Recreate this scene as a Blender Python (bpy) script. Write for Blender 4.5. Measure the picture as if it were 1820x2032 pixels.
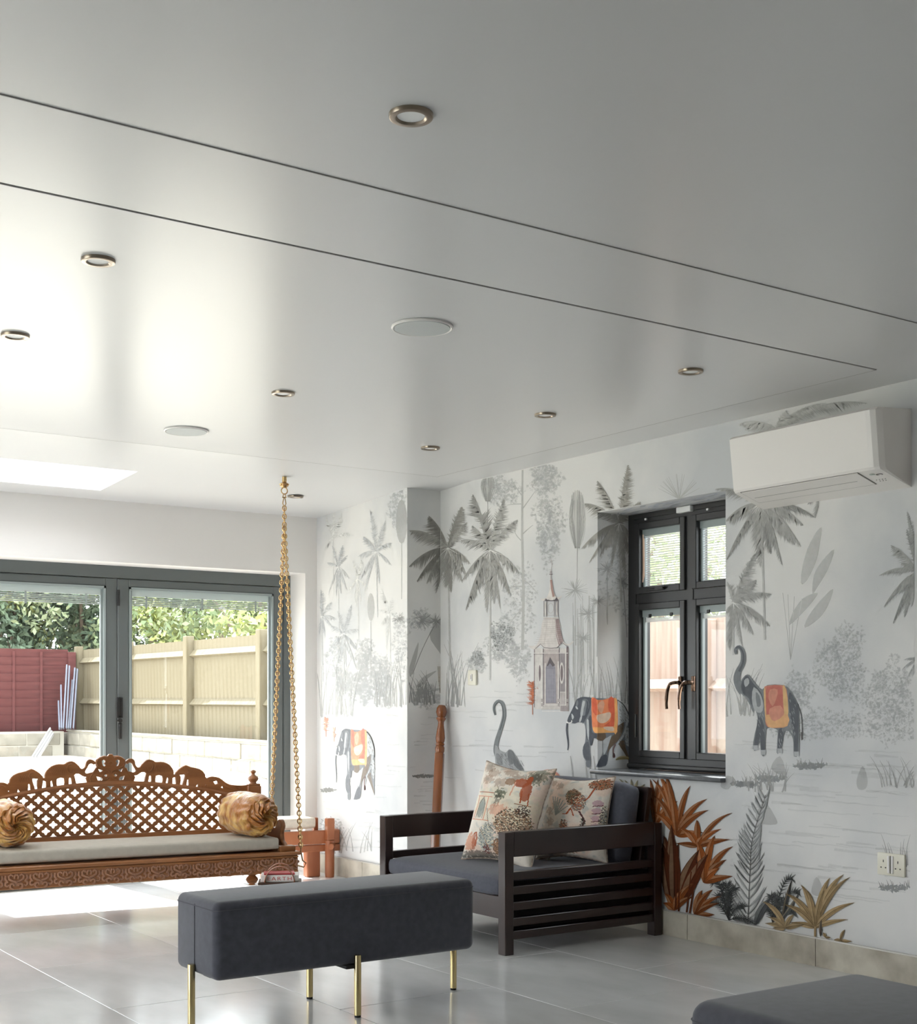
import bpy, bmesh, math, random
from mathutils import Vector, Matrix, Euler, noise
from mathutils.geometry import tessellate_polygon
random.seed(11)
PI = math.pi
for o in list(bpy.data.objects): bpy.data.objects.remove(o)
SC = bpy.context.scene
COL = SC.collection
# ------------------------------------------------------------ camera
FOC, CX, CY, CAMH = 2679.0, 910.0, 1385.0, 1.14
TH = math.atan2(2679, 3890)
FW = Vector((math.sin(TH), math.cos(TH))); RT = Vector((math.cos(TH), -math.sin(TH)))
cd = bpy.data.cameras.new('camera'); cam = bpy.data.objects.new('camera', cd); COL.objects.link(cam)
cam.location = (0, 0, CAMH); cam.rotation_euler = (PI/2, 0, -TH)
cd.sensor_fit = 'VERTICAL'; cd.sensor_height = 24.0
cd.lens = 24.0*FOC/2032.0
cd.shift_x = 0.0; cd.shift_y = (CY-1016.0)/2032.0
cd.clip_start = 0.05; cd.clip_end = 300
SC.camera = cam
# ------------------------------------------------------------ world, sun, exposure
w = bpy.data.worlds.new('sky'); SC.world = w; w.use_nodes = True
bg = w.node_tree.nodes['Background']; bg.inputs[0].default_value = (0.92, 0.96, 1.0, 1); bg.inputs[1].default_value = 4.6
sd = bpy.data.lights.new('sun', 'SUN'); sd.energy = 11.0; sd.angle = math.radians(0.6); sd.color = (1, .965, .93)
sun = bpy.data.objects.new('sun', sd); COL.objects.link(sun)
sun.rotation_euler = Vector((0.1, -1.07, -1.55)).to_track_quat('-Z', 'Y').to_euler(); sun.location = (3, 20, 15)
def area(name, loc, aim, sx, sy, watts, color=(1, 1, 1)):
    l = bpy.data.lights.new(name, 'AREA'); l.shape = 'RECTANGLE'; l.size = sx; l.size_y = sy; l.energy = watts; l.color = color
    o = bpy.data.objects.new(name, l); COL.objects.link(o); o.location = loc
    o.rotation_euler = (Vector(aim)-Vector(loc)).to_track_quat('-Z', 'Y').to_euler()
    return o
# fill lamp added at an invented opening in the unseen left wall
area('added_fill_left', (-2.45, 5.0, 1.25), (4, 5.2, 1.2), 4.0, 1.9, 22, (1, .99, .98))
SC.view_settings.view_transform = 'Standard'; SC.view_settings.look = 'None'
SC.view_settings.gamma = 1; SC.view_settings.use_curve_mapping = False
SC.view_settings.exposure = 0.50
SC.cycles.max_bounces = 10; SC.cycles.diffuse_bounces = 6; SC.cycles.glossy_bounces = 4; SC.cycles.transparent_max_bounces = 24
SC.cycles.caustics_reflective = False; SC.cycles.caustics_refractive = False
SC.cycles.use_denoising = True; SC.cycles.sample_clamp_indirect = 6
# ------------------------------------------------------------ projection helpers (metres from the plan of the room)
def ray(u, v):
    a = (u-CX)/FOC; b = -(v-CY)/FOC
    return Vector((FW.x+a*RT.x, FW.y+a*RT.y, b))
def on_z(u, v, z): r = ray(u, v); t = (z-CAMH)/r.z; return Vector((t*r.x, t*r.y, z))
def on_x(u, v, x): r = ray(u, v); t = x/r.x; return Vector((x, t*r.y, CAMH+t*r.z))
def on_y(u, v, y): r = ray(u, v); t = y/r.y; return Vector((t*r.x, y, CAMH+t*r.z))
# ------------------------------------------------------------ materials
def lin(c): c = c/255.0; return c/12.92 if c <= .04045 else ((c+.055)/1.055)**2.4
def rgb(r, g, b, k=1.0): return (lin(r)*k, lin(g)*k, lin(b)*k)
def mat(name, color, rough=.5, metal=0, spec=.5, var=0, vscale=8, c2=None, bump=0, bscale=60, stretch=None, coat=0, sheen=0, detail=4, alpha=1, ramp=(.3, .7)):
    m = bpy.data.materials.new(name); m.use_nodes = True; nt = m.node_tree; N = nt.nodes; L = nt.links
    p = N['Principled BSDF']
    p.inputs['Base Color'].default_value = (*color, 1); p.inputs['Roughness'].default_value = rough
    p.inputs['Metallic'].default_value = metal; p.inputs['Specular IOR Level'].default_value = spec
    p.inputs['Coat Weight'].default_value = coat; p.inputs['Sheen Weight'].default_value = sheen
    tc = N.new('ShaderNodeTexCoord'); mp = N.new('ShaderNodeMapping'); L.new(tc.outputs['Object'], mp.inputs[0])
    if stretch: mp.inputs['Scale'].default_value = stretch
    if var or c2:
        n = N.new('ShaderNodeTexNoise'); n.inputs['Scale'].default_value = vscale; n.inputs['Detail'].default_value = detail
        L.new(mp.outputs[0], n.inputs['Vector'])
        r = N.new('ShaderNodeValToRGB'); L.new(n.outputs[0], r.inputs[0])
        r.color_ramp.elements[0].position = ramp[0]; r.color_ramp.elements[1].position = ramp[1]
        if not c2: c2 = tuple(min(1, x*(1+var)) for x in color); color = tuple(x*(1-var) for x in color)
        r.color_ramp.elements[0].color = (*color, 1); r.color_ramp.elements[1].color = (*c2, 1)
        L.new(r.outputs[0], p.inputs['Base Color'])
    if bump:
        n = N.new('ShaderNodeTexNoise'); n.inputs['Scale'].default_value = bscale; n.inputs['Detail'].default_value = 3
        L.new(mp.outputs[0], n.inputs['Vector'])
        b = N.new('ShaderNodeBump'); b.inputs['Strength'].default_value = bump; b.inputs['Distance'].default_value = .01
        L.new(n.outputs[0], b.inputs['Height']); L.new(b.outputs[0], p.inputs['Normal'])
    return m
def emis(name, color, s):
    m = mat(name, color); p = m.node_tree.nodes['Principled BSDF']
    p.inputs['Emission Color'].default_value = (*color, 1); p.inputs['Emission Strength'].default_value = s; return m
def glass(name, tint=(.97, .985, .98), refl=1.0):
    m = bpy.data.materials.new(name); m.use_nodes = True; nt = m.node_tree; N = nt.nodes; L = nt.links
    N.remove(N['Principled BSDF']); out = N['Material Output']
    t = N.new('ShaderNodeBsdfTransparent'); t.inputs[0].default_value = (*tint, 1)
    g = N.new('ShaderNodeBsdfGlossy'); g.inputs['Roughness'].default_value = .02
    f = N.new('ShaderNodeLayerWeight'); f.inputs[0].default_value = .5
    pw = N.new('ShaderNodeMath'); pw.operation = 'POWER'; pw.inputs[1].default_value = 4; L.new(f.outputs['Facing'], pw.inputs[0])
    mu = N.new('ShaderNodeMath'); mu.operation = 'MULTIPLY_ADD'; mu.inputs[1].default_value = .8*refl; mu.inputs[2].default_value = .03*refl; L.new(pw.outputs[0], mu.inputs[0])
    x = N.new('ShaderNodeMixShader'); L.new(mu.outputs[0], x.inputs[0]); L.new(t.outputs[0], x.inputs[1]); L.new(g.outputs[0], x.inputs[2])
    L.new(x.outputs[0], out.inputs[0]); return m
def wood(name, c1, c2, rough=.4, scale=(1, 1, 12), vs=6, bump=.05, spec=.5, coat=0):
    return mat(name, c1, rough, c2=c2, vscale=vs, stretch=scale, bump=bump, bscale=vs*4, detail=6, spec=spec, coat=coat)
def vcol(name, rough=.85, alpha=False, noise_amt=.12, nscale=30, spec=.2, bump=0):
    m = bpy.data.materials.new(name); m.use_nodes = True; nt = m.node_tree; N = nt.nodes; L = nt.links
    p = N['Principled BSDF']; p.inputs['Roughness'].default_value = rough; p.inputs['Specular IOR Level'].default_value = spec
    a = N.new('ShaderNodeVertexColor'); a.layer_name = 'Col'
    tc = N.new('ShaderNodeTexCoord'); n = N.new('ShaderNodeTexNoise'); n.inputs['Scale'].default_value = nscale; n.inputs['Detail'].default_value = 5
    L.new(tc.outputs['Object'], n.inputs['Vector'])
    mr = N.new('ShaderNodeMapRange'); mr.inputs[1].default_value = .3; mr.inputs[2].default_value = .7
    mr.inputs[3].default_value = 1-noise_amt; mr.inputs[4].default_value = 1+noise_amt; L.new(n.outputs[0], mr.inputs[0])
    mx = N.new('ShaderNodeVectorMath'); mx.operation = 'SCALE'; L.new(a.outputs[0], mx.inputs[0]); L.new(mr.outputs[0], mx.inputs['Scale'])
    L.new(mx.outputs[0], p.inputs['Base Color'])
    if alpha: L.new(a.outputs[1], p.inputs['Alpha'])
    if bump:
        b = N.new('ShaderNodeBump'); b.inputs['Strength'].default_value = bump; b.inputs['Distance'].default_value = .01
        L.new(n.outputs[0], b.inputs['Height']); L.new(b.outputs[0], p.inputs['Normal'])
    return m
# ------------------------------------------------------------ mesh builder
class MB:
    def __init__(s): s.v = []; s.f = []; s.sm = []; s.c = []
    def add(s, vs, fs, smooth=False, color=None):
        o = len(s.v); s.v += [tuple(x) for x in vs]
        for f in fs: s.f.append(tuple(i+o for i in f)); s.sm.append(smooth); s.c.append(color)
        return s
    def box(s, c, d, rot=None, bev=0, seg=2, smooth=False):
        x, y, z = d[0]/2, d[1]/2, d[2]/2
        M = Matrix.Translation(Vector(c)) @ (rot.to_4x4() if rot else Matrix.Identity(4))
        if bev:
            bm = bmesh.new(); bmesh.ops.create_cube(bm, size=1)
            for v in bm.verts: v.co = Vector((v.co.x*2*x, v.co.y*2*y, v.co.z*2*z))
            bmesh.ops.bevel(bm, geom=bm.edges[:], offset=min(bev, x*.95, y*.95, z*.95), segments=seg, profile=.5, affect='EDGES')
            bm.verts.index_update()
            s.add([M@v.co for v in bm.verts], [[v.index for v in f.verts] for f in bm.faces], seg > 1 or smooth); bm.free(); return s
        P = [(-x,-y,-z),(x,-y,-z),(x,y,-z),(-x,y,-z),(-x,-y,z),(x,-y,z),(x,y,z),(-x,y,z)]
        s.add([M@Vector(p) for p in P], [(0,3,2,1),(4,5,6,7),(0,1,5,4),(1,2,6,5),(2,3,7,6),(3,0,4,7)]); return s
    def b2(s, a, b, bev=0, seg=2): # box from min corner to max corner
        return s.box([(a[i]+b[i])/2 for i in range(3)], [abs(b[i]-a[i]) for i in range(3)], bev=bev, seg=seg)
    def quad(s, a, b, c, d, color=None): s.add([a, b, c, d], [(0,1,2,3)], color=color); return s
    def tube(s, pts, r, n=8, closed=False, cap=True, flat=1.0, up=None):
        pts = [Vector(p) for p in pts]; k = len(pts); rs = r if isinstance(r, (list, tuple)) else [r]*k
        vs = []; prev = None
        for i, p in enumerate(pts):
            if closed: t = pts[(i+1) % k]-pts[i-1]
            else: t = pts[min(i+1, k-1)]-pts[max(i-1, 0)]
            t.normalize()
            if up is not None: a = Vector(up)
            elif prev is not None: a = prev
            else: a = Vector((0, 0, 1)) if abs(t.z) < .9 else Vector((1, 0, 0))
            x = a - t*a.dot(t)
            if x.length < 1e-6: x = t.orthogonal()
            x.normalize(); y = t.cross(x); prev = x
            for j in range(n):
                q = 2*PI*j/n; vs.append(p + (x*math.cos(q)*flat + y*math.sin(q))*rs[i])
        fs = []
        for i in range(k if closed else k-1):
            for j in range(n):
                fs.append((i*n+j, i*n+(j+1) % n, ((i+1) % k)*n+(j+1) % n, ((i+1) % k)*n+j))
        if cap and not closed: fs.append(tuple(range(n))[::-1]); fs.append(tuple((k-1)*n+j for j in range(n)))
        s.add(vs, fs, True); return s
    def cyl(s, a, b, r, r2=None, n=16): return s.tube([a, b], [r, r if r2 is None else r2], n)
    def lathe(s, prof, c=(0,0,0), n=20, M=None, sx=1, sy=1): # prof [(r,z)]
        vs = []
        for r, z in prof:
            for j in range(n):
                q = 2*PI*j/n; v = Vector((r*sx*math.cos(q), r*sy*math.sin(q), z))
                if M: v = M@v
                vs.append(v+Vector(c))
        k = len(prof); fs = [(i*n+j, i*n+(j+1) % n, (i+1)*n+(j+1) % n, (i+1)*n+j) for i in range(k-1) for j in range(n)]
        fs.append(tuple(range(n))[::-1]); fs.append(tuple((k-1)*n+j for j in range(n)))
        s.add(vs, fs, True); return s
    def mesh(s, name):
        me = bpy.data.meshes.new(name); me.from_pydata(s.v, [], s.f)
        me.polygons.foreach_set('use_smooth', s.sm)
        if any(c is not None for c in s.c):
            ca = me.color_attributes.new('Col', 'FLOAT_COLOR', 'CORNER'); buf = []
            for poly, c in zip(me.polygons, s.c):
                cc = c if c is not None else (.5, .5, .5, 1)
                if len(cc) == 3: cc = (*cc, 1)
                buf += list(cc)*poly.loop_total
            ca.data.foreach_set('color', buf)
        me.update(); return me
    def obj(s, name, m, parent=None, label=None, kind=None, loc=None, rot=None, fix=True):
        me = s.mesh(name)
        if fix and not any(c is not None for c in s.c):
            bm = bmesh.new(); bm.from_mesh(me); bmesh.ops.recalc_face_normals(bm, faces=bm.faces[:]); bm.to_mesh(me); bm.free()
            if any(s.sm): 
                try: me.set_sharp_from_angle(angle=math.radians(42))
                except Exception: pass
        me.materials.append(m)
        o = bpy.data.objects.new(name, me); COL.objects.link(o)
        if parent: o.parent = parent
        if loc: o.location = loc
        if rot: o.rotation_euler = rot
        if label: o['label'] = label
        if kind: o['kind'] = kind
        return o
def tag(o, label, cat, group=None):
    o['label'] = label; o['category'] = cat
    if group: o['group'] = group
    return o
def thing(name, label, cat, loc=(0,0,0), rz=0, group=None):
    o = bpy.data.objects.new(name, None); COL.objects.link(o); o.location = loc; o.rotation_euler = (0, 0, rz)
    o.empty_display_size = .1
    return tag(o, label, cat, group)
def inst(src, name, parent, loc=(0,0,0), rot=(0,0,0), scale=None):
    o = src.copy(); COL.objects.link(o); o.parent = parent; o.location = loc; o.rotation_euler = rot
    if scale: o.scale = scale
    return o
def copy_tree(o, parent=None):
    c = o.copy(); COL.objects.link(c); c.parent = parent
    for ch in list(o.children): copy_tree(ch, c)
    return c
def plate(outlines, thick, m, name, parent, bevel=0, plane='XZ', y=0): # solid cut from outlines (first outer, others holes)
    cu = bpy.data.curves.new(name, 'CURVE'); cu.dimensions = '2D'; cu.fill_mode = 'BOTH'; cu.extrude = thick/2-bevel; cu.bevel_depth = bevel; cu.bevel_resolution = 1; cu.offset = -bevel*.3
    for pts in outlines:
        sp = cu.splines.new('POLY'); sp.points.add(len(pts)-1); sp.use_cyclic_u = True
        for i, p in enumerate(pts): sp.points[i].co = (p[0], p[1], 0, 1)
    t = bpy.data.objects.new('tmp', cu); COL.objects.link(t)
    dg = bpy.context.evaluated_depsgraph_get(); me = bpy.data.meshes.new_from_object(t.evaluated_get(dg))
    bpy.data.objects.remove(t); bpy.data.curves.remove(cu)
    me.name = name; me.materials.clear(); me.materials.append(m)
    me.transform(Matrix.Rotation(PI/2, 4, 'X')); me.transform(Matrix.Translation((0, y, 0)))
    o = bpy.data.objects.new(name, me); COL.objects.link(o); o.parent = parent
    return o
def smooth_pts(pts, k=4, closed=True):
    out = []; n = len(pts)
    rng = range(n) if closed else range(n-1)
    for i in rng:
        g = lambda j: pts[j % n] if closed else pts[max(0, min(n-1, j))]
        p0, p1, p2, p3 = g(i-1), g(i), g(i+1), g(i+2)
        for j in range(k):
            t = j/k; out.append(tuple(.5*(2*p1[a]+(p2[a]-p0[a])*t+(2*p0[a]-5*p1[a]+4*p2[a]-p3[a])*t*t+(3*p1[a]-p0[a]-3*p2[a]+p3[a])*t**3) for a in range(len(p1))))
    if not closed: out.append(tuple(pts[-1]))
    return out
def struct(o): o['kind'] = 'structure'; return o
# ============================================================ ROOM SHELL
M_PAINT = mat('matt_white_wall_paint', (.78, .76, .74), .75, bump=.03, bscale=120, spec=.25)
M_CEIL = mat('satin_ceiling_paint', (.64, .64, .645), .28, bump=.045, bscale=5, stretch=(.25, 1.6, 1), spec=.46)
M_PAPER = mat('wallpaper_ground', rgb(222, 221, 219, 1.0), .8, c2=rgb(198, 200, 202, 1.0), vscale=1.7, detail=10, bump=.04, bscale=150, spec=.25, ramp=(.38, .66))
M_STONE = mat('skirting_stone', rgb(200, 194, 180), .3, c2=rgb(160, 152, 138), vscale=7, detail=14, spec=.5, ramp=(.38, .7))
M_TILE = mat('floor_stone_tile', rgb(232, 233, 234), .15, c2=rgb(206, 207, 207), vscale=4, detail=14, spec=.8, stretch=(1, .5, 1), ramp=(.3, .75), bump=.015, bscale=5)
M_GROUT = mat('grout', rgb(200, 198, 190), .8)
M_LINE = mat('painted_joint_shade', rgb(150, 147, 144), .8)
XW, XP, YR, YB = 4.51, 4.28, 6.74, 7.86
YD = 8.07
def cz(y): return 2.4 if y < 6.4 else 2.4-(y-6.4)*.0514
XL, YN = -2.6, -3.0
# floor: grout bed and single tiles
b = MB(); b.b2((XL-.2, YN-.2, -.12), (5.0, 8.2, -.004)); floor = struct(b.obj('floor', M_GROUT))
offs = {0: .773, 1: .29, 2: .715, 3: .25, 4: .644}
tiles = {}
def tile(x0, x1, y0, y1, zz):
    key = (round(x1-x0, 3), round(y1-y0, 3)); g = .0016
    if key not in tiles:
        mb = MB(); mb.b2((-key[0]/2+g, -key[1]/2+g, -.004), (key[0]/2-g, key[1]/2-g, 0), bev=.0012, seg=1)
        tiles[key] = mb.obj('tile', M_TILE, floor); o = tiles[key]
    else:
        o = tiles[key].copy(); COL.objects.link(o); o.parent = floor
    o.location = ((x0+x1)/2, (y0+y1)/2, zz)
for k in range(-6, 5):
    x0 = 1.07+.6875*k; x1 = x0+.6875
    off = offs.get(k, (.3*k) % .9)
    y = off+.9*math.floor((-.5-off)/.9)
    xx1 = min(x1, XW if k < 4 else XW)
    if x0 >= XW: continue
    while y < 7.95:
        y1 = min(y+.9, 8.0)
        if x0 > XL-.7: tile(max(x0, XL), xx1, y, y1, random.uniform(0, .0004))
        y += .9
# ceiling shell
SKX0, SKX1, SKY0, SKY1 = .9, 2.72, 7.02, 7.60
def slope_box(x0, x1, y0, y1, t=.2):
    mb = MB(); a, c = cz(y0), cz(y1)
    mb.add([(x0,y0,a),(x1,y0,a),(x1,y1,c),(x0,y1,c),(x0,y0,a+t),(x1,y0,a+t),(x1,y1,c+t),(x0,y1,c+t)], [(0,1,2,3),(4,7,6,5),(0,4,5,1),(1,5,6,2),(2,6,7,3),(3,7,4,0)]); return mb
b = MB()
for args in ((XL-.2, 5.0, YN-.2, 6.4), (XL-.2, 5.0, 6.4, SKY0), (XL-.2, SKX0, SKY0, SKY1), (SKX1, 5.0, SKY0, SKY1), (XL-.2, 5.0, SKY1, 8.15)):
    q = slope_box(*args); b.add(q.v, q.f)
ceiling = struct(b.obj('ceiling', M_CEIL))
# two very slightly lowered ceiling boards; grey strips along their edges paint in seam and step shadow
b = MB(); b.b2((-2.5, 3.353, 2.3955), (4.252, 6.385, 2.3995)); b.obj('ceiling_board', M_CEIL, ceiling)
b = MB(); b.b2((-2.5, 2.862, 2.3975), (XW-.002, 3.345, 2.3995)); b.obj('ceiling_board', M_CEIL, ceiling)
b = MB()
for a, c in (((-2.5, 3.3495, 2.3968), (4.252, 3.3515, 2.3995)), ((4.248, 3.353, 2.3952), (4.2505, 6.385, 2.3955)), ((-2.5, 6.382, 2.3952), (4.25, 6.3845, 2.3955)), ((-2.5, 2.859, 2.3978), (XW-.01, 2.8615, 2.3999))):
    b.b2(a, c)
b.obj('joint_shade_strip', M_LINE, ceiling)
# skylight: white lined shaft, glass on top
t = struct(MB().b2((SKX0-.04, SKY0-.04, 2.5), (SKX0, SKY1+.04, 2.8)).b2((SKX1, SKY0-.04, 2.5), (SKX1+.04, SKY1+.04, 2.8)).b2((SKX0, SKY0-.04, 2.5), (SKX1, SKY0, 2.8)).b2((SKX0, SKY1, 2.5), (SKX1, SKY1+.04, 2.8)).obj('window_2', M_PAINT))
M_GL = glass('clear_glass'); M_SKG = mat('frosted_skylight', (.95, .95, .95), .6); _n = M_SKG.node_tree; _t = _n.nodes.new('ShaderNodeBsdfTranslucent'); _t.inputs[0].default_value = (.95, .96, .97, 1)
_n.links.new(_t.outputs[0], _n.nodes['Material Output'].inputs[0])
MB().b2((SKX0-.02, SKY0-.02, 2.8), (SKX1+.02, SKY1+.02, 2.806)).obj('pane', M_SKG, t)
# walls
def wallbox(name, a, c, m=M_PAINT): return struct(MB().b2(a, c).obj(name, m))
SILLZ, HEADZ, WY0, WY1 = .775, 2.09, 4.394, 5.292
TH_W = .34
b = MB()
b.b2((XW, WY1, 0), (XW+TH_W, YR+.3, 2.5)); b.b2((XW, 3.31, 0), (XW+TH_W, WY0, 2.5))
b.b2((XW, WY0, 0), (XW+TH_W, WY1, SILLZ-.02)); b.b2((XW, WY0, HEADZ), (XW+TH_W, WY1, 2.5))
wall_right = struct(b.obj('wall_right', M_PAPER))
b = MB(); b.b2((XP, YR, 0), (XW-.0005, 8.3, 2.5)); b.b2((XP-.006, YR, 0), (XP, 6.915, 2.4))
wall_pier = struct(b.obj('wall_right_pier', M_PAPER))
XRV = 4.193; ZH = 1.957
b = MB(); b.b2((XRV, YB, 0), (XP, 8.3, 2.5)); b.b2((XL-.2, YB, ZH), (XRV, 8.3, 2.34)); b.b2((XL-.2, YB, 0), (-.42, 8.3, ZH))
wall_back = struct(b.obj('wall_back', M_PAINT))
b = MB(); b.b2((XL-.2, YN-.2, 0), (XL, 8.3, .25)); b.b2((XL-.2, YN-.2, 2.25), (XL, 8.3, 2.5)); 
for y0, y1 in ((YN-.2, 3.3), (5.6, 8.3)): b.b2((XL-.2, y0, .25), (XL, y1, 2.25))  # gap between them invented to let fill daylight in
wall_left = struct(b.obj('wall_left', M_PAINT))
b = MB(); b.b2((XL, YN-.2, 0), (5, YN, 2.5))
wall_rear = struct(b.obj('wall_rear', M_PAINT))
# right wall ends at a door opening; near part continues behind it
M_TRIM = mat('grey_architrave', rgb(150, 140, 136), .5)
b = MB(); b.b2((4.75, YN, 0), (4.95, 3.31, 2.5)); struct(b.obj('wall_right_near', M_PAINT))
struct(MB().b2((XW-.015, 3.30, 0), (XW+.25, 3.345, 2.06)).obj('trim_1', M_TRIM))
M_STRIPM = mat('dark_metal_stop', rgb(70, 66, 62), .35, metal=.6)
struct(MB().b2((XW-.03, 3.30, .0), (XW-.014, 3.325, .085)).obj('trim_2', M_STRIPM))
# skirting: separate stone pieces with a fine metal edge above
M_EDGE = mat('metal_edge', rgb(205, 202, 196), .3, metal=.5)
sk = struct(MB().b2((XW-.012, 3.346, .118), (XW+.002, YR, .124)).obj('baseboard_right', M_EDGE))
for y0, y1 in ((3.346, 3.86), (3.86, 4.63), (4.63, 5.53), (5.53, 6.43), (6.43, 6.728)):
    MB().b2((XW-.012, y0+.0012, 0), (XW, y1-.0012, .118), bev=.001, seg=1).obj('skirting_tile', M_STONE, sk)
sk = struct(MB().b2((XP-.016, YR-.012, .118), (XP+.002, YB, .124)).b2((XP-.016, YR-.013, .118), (XW, YR, .124)).obj('baseboard_pier', M_EDGE))
for y0, y1 in ((YR-.012, 7.25), (7.25, YB)):
    MB().b2((XP-.016, y0+.0012, 0), (XP, y1-.0012, .118), bev=.001, seg=1).obj('skirting_tile', M_STONE, sk)
MB().b2((XP+.001, YR-.012, 0), (XW-.013, YR, .118), bev=.001, seg=1).obj('skirting_tile', M_STONE, sk)
struct(MB().b2((XRV+.001, YB-.012, 0), (XP-.018, YB, .118)).obj('baseboard_back', M_STONE))
# ============================================================ BIFOLD DOORS
M_ALU = mat('slate_grey_aluminium', rgb(98, 104, 104), .38, spec=.5, bump=.01, bscale=200)
M_ALUL = mat('pale_glazing_bead', rgb(150, 160, 160), .4)
M_BLK = mat('black_plastic', rgb(38, 38, 38), .4)
door = struct(MB().b2((-.42, YD, ZH-.075), (XRV, YD+.09, ZH)).b2((XRV-.045, YD, 0), (XRV, YD+.09, ZH-.075)).b2((-.42, YD, 0), (-.37, YD+.09, ZH-.075)).b2((-.42, YD, 0), (XRV, YD+.09, .03)).obj('door_1', M_ALU))
M_BL = mat('blind_header', rgb(196, 208, 206), .5); M_BLIND = mat('folded_blind_slats', rgb(150, 160, 158), .5)
PX = [4.145, 3.0, 1.88, .76, -.365]
ZT = ZH-.078
for i in range(4):
    x1, x0 = PX[i]-.003, PX[i+1]+.003
    st = .072
    b = MB(); y0, y1 = YD+.008, YD+.075
    b.b2((x0, y0, .035), (x0+st, y1, ZT), bev=.004, seg=1); b.b2((x1-st, y0, .035), (x1, y1, ZT), bev=.004, seg=1)
    b.b2((x0+st, y0, ZT-.05), (x1-st, y1, ZT), bev=.004, seg=1); b.b2((x0+st, y0, .035), (x1-st, y1, .125), bev=.004, seg=1)
    p = b.obj('door_panel', M_ALU, door)
    gx0, gx1, gz0, gz1 = x0+st, x1-st, .125, ZT-.05
    b = MB()
    for a, c in (((gx0, y0-.004, gz0), (gx0+.012, y0+.02, gz1)), ((gx1-.012, y0-.004, gz0), (gx1, y0+.02, gz1)), ((gx0, y0-.004, gz1-.012), (gx1, y0+.02, gz1)), ((gx0, y0-.004, gz0), (gx1, y0+.02, gz0+.012))): b.b2(a, c)
    b.obj('glazing_bead', M_ALUL, p)
    MB().b2((gx0, YD+.046, gz0), (gx1, YD+.050, gz1)).obj('pane', M_GL, p)
    MB().b2((gx0+.012, YD+.030, gz1-.055), (gx1-.012, YD+.044, gz1-.004)).obj('blind_header', M_BL, p)
    b = MB()
    for k in range(5): b.b2((gx0+.03, YD+.028, gz1-.062-.011*k), (gx1-.03, YD+.044, gz1-.068-.011*k))
    for q in (.12, .5, .88): b.b2((gx0+(gx1-gx0)*q-.006, YD+.026, gz1-.125), (gx0+(gx1-gx0)*q+.006, YD+.028, gz1-.05))
    b.obj('blind', M_BLIND, p, kind='stuff')
    b = MB(); b.b2((gx0+.012, YD+.026, gz0), (gx0+.026, YD+.044, gz1-.02)); b.b2((gx1-.026, YD+.026, gz0), (gx1-.012, YD+.044, gz1-.02)); b.obj('blind_guide', M_ALUL, p)
    if i == 0:
        b = MB(); b.tube([(x0+.0, y0-.012, 1.14), (x0+.022, y0-.014, 1.14), (x0+.022, y0-.014, 1.08), (x0+.022, y0-.014, 1.02), (x0, y0-.012, 1.02)], .005, 6); b.b2((x0-.012, y0-.008, 1.015), (x0+.03, y0, 1.145), bev=.004, seg=1); b.b2((x0+.0, y0-.018, .885), (x0+.022, y0, .985), bev=.004, seg=1); b.cyl((x0+.008, y0-.02, 1.0), (x0+.008, y0, 1.0), .014)
        b.obj('door_handle', M_BLK, door)
        b = MB(); b.cyl((x0-.001, y0-.012, ZT-.17), (x0-.001, y0-.012, ZT-.07), .009, n=10); b.obj('hinge', M_BLK, door)
# thin light reveal edge above door
# ============================================================ SIDE WINDOW
M_BLKAL = mat('black_window_aluminium', rgb(46, 46, 47), .33, spec=.5, bump=.01, bscale=200)
XF = 4.72
y0, y1 = WY0, WY1; ym = (y0+y1)/2
b = MB(); fw = .058
b.b2((XF, y1-fw, SILLZ), (XF+.09, y1, HEADZ)); b.b2((XF, y0, SILLZ), (XF+.09, y0+fw, HEADZ)); b.b2((XF, y0+fw, HEADZ-.05), (XF+.09, y1-fw, HEADZ)); b.b2((XF, y0+fw, SILLZ+.0), (XF+.09, y1-fw, SILLZ+.062))
b.b2((XF+.0, ym-.024, SILLZ+.06), (XF+.09, ym+.024, HEADZ-.05)); ZTR = 1.625
b.b2((XF+.004, y0+fw, ZTR), (XF+.09, y1-fw, ZTR+.05))
win = struct(b.obj('window_1', M_BLKAL))
M_SLAT = mat('white_blind_slat', (.85, .86, .86), .5)
M_CREAM = mat('cream_plastic', rgb(225, 190, 165), .4)
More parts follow.
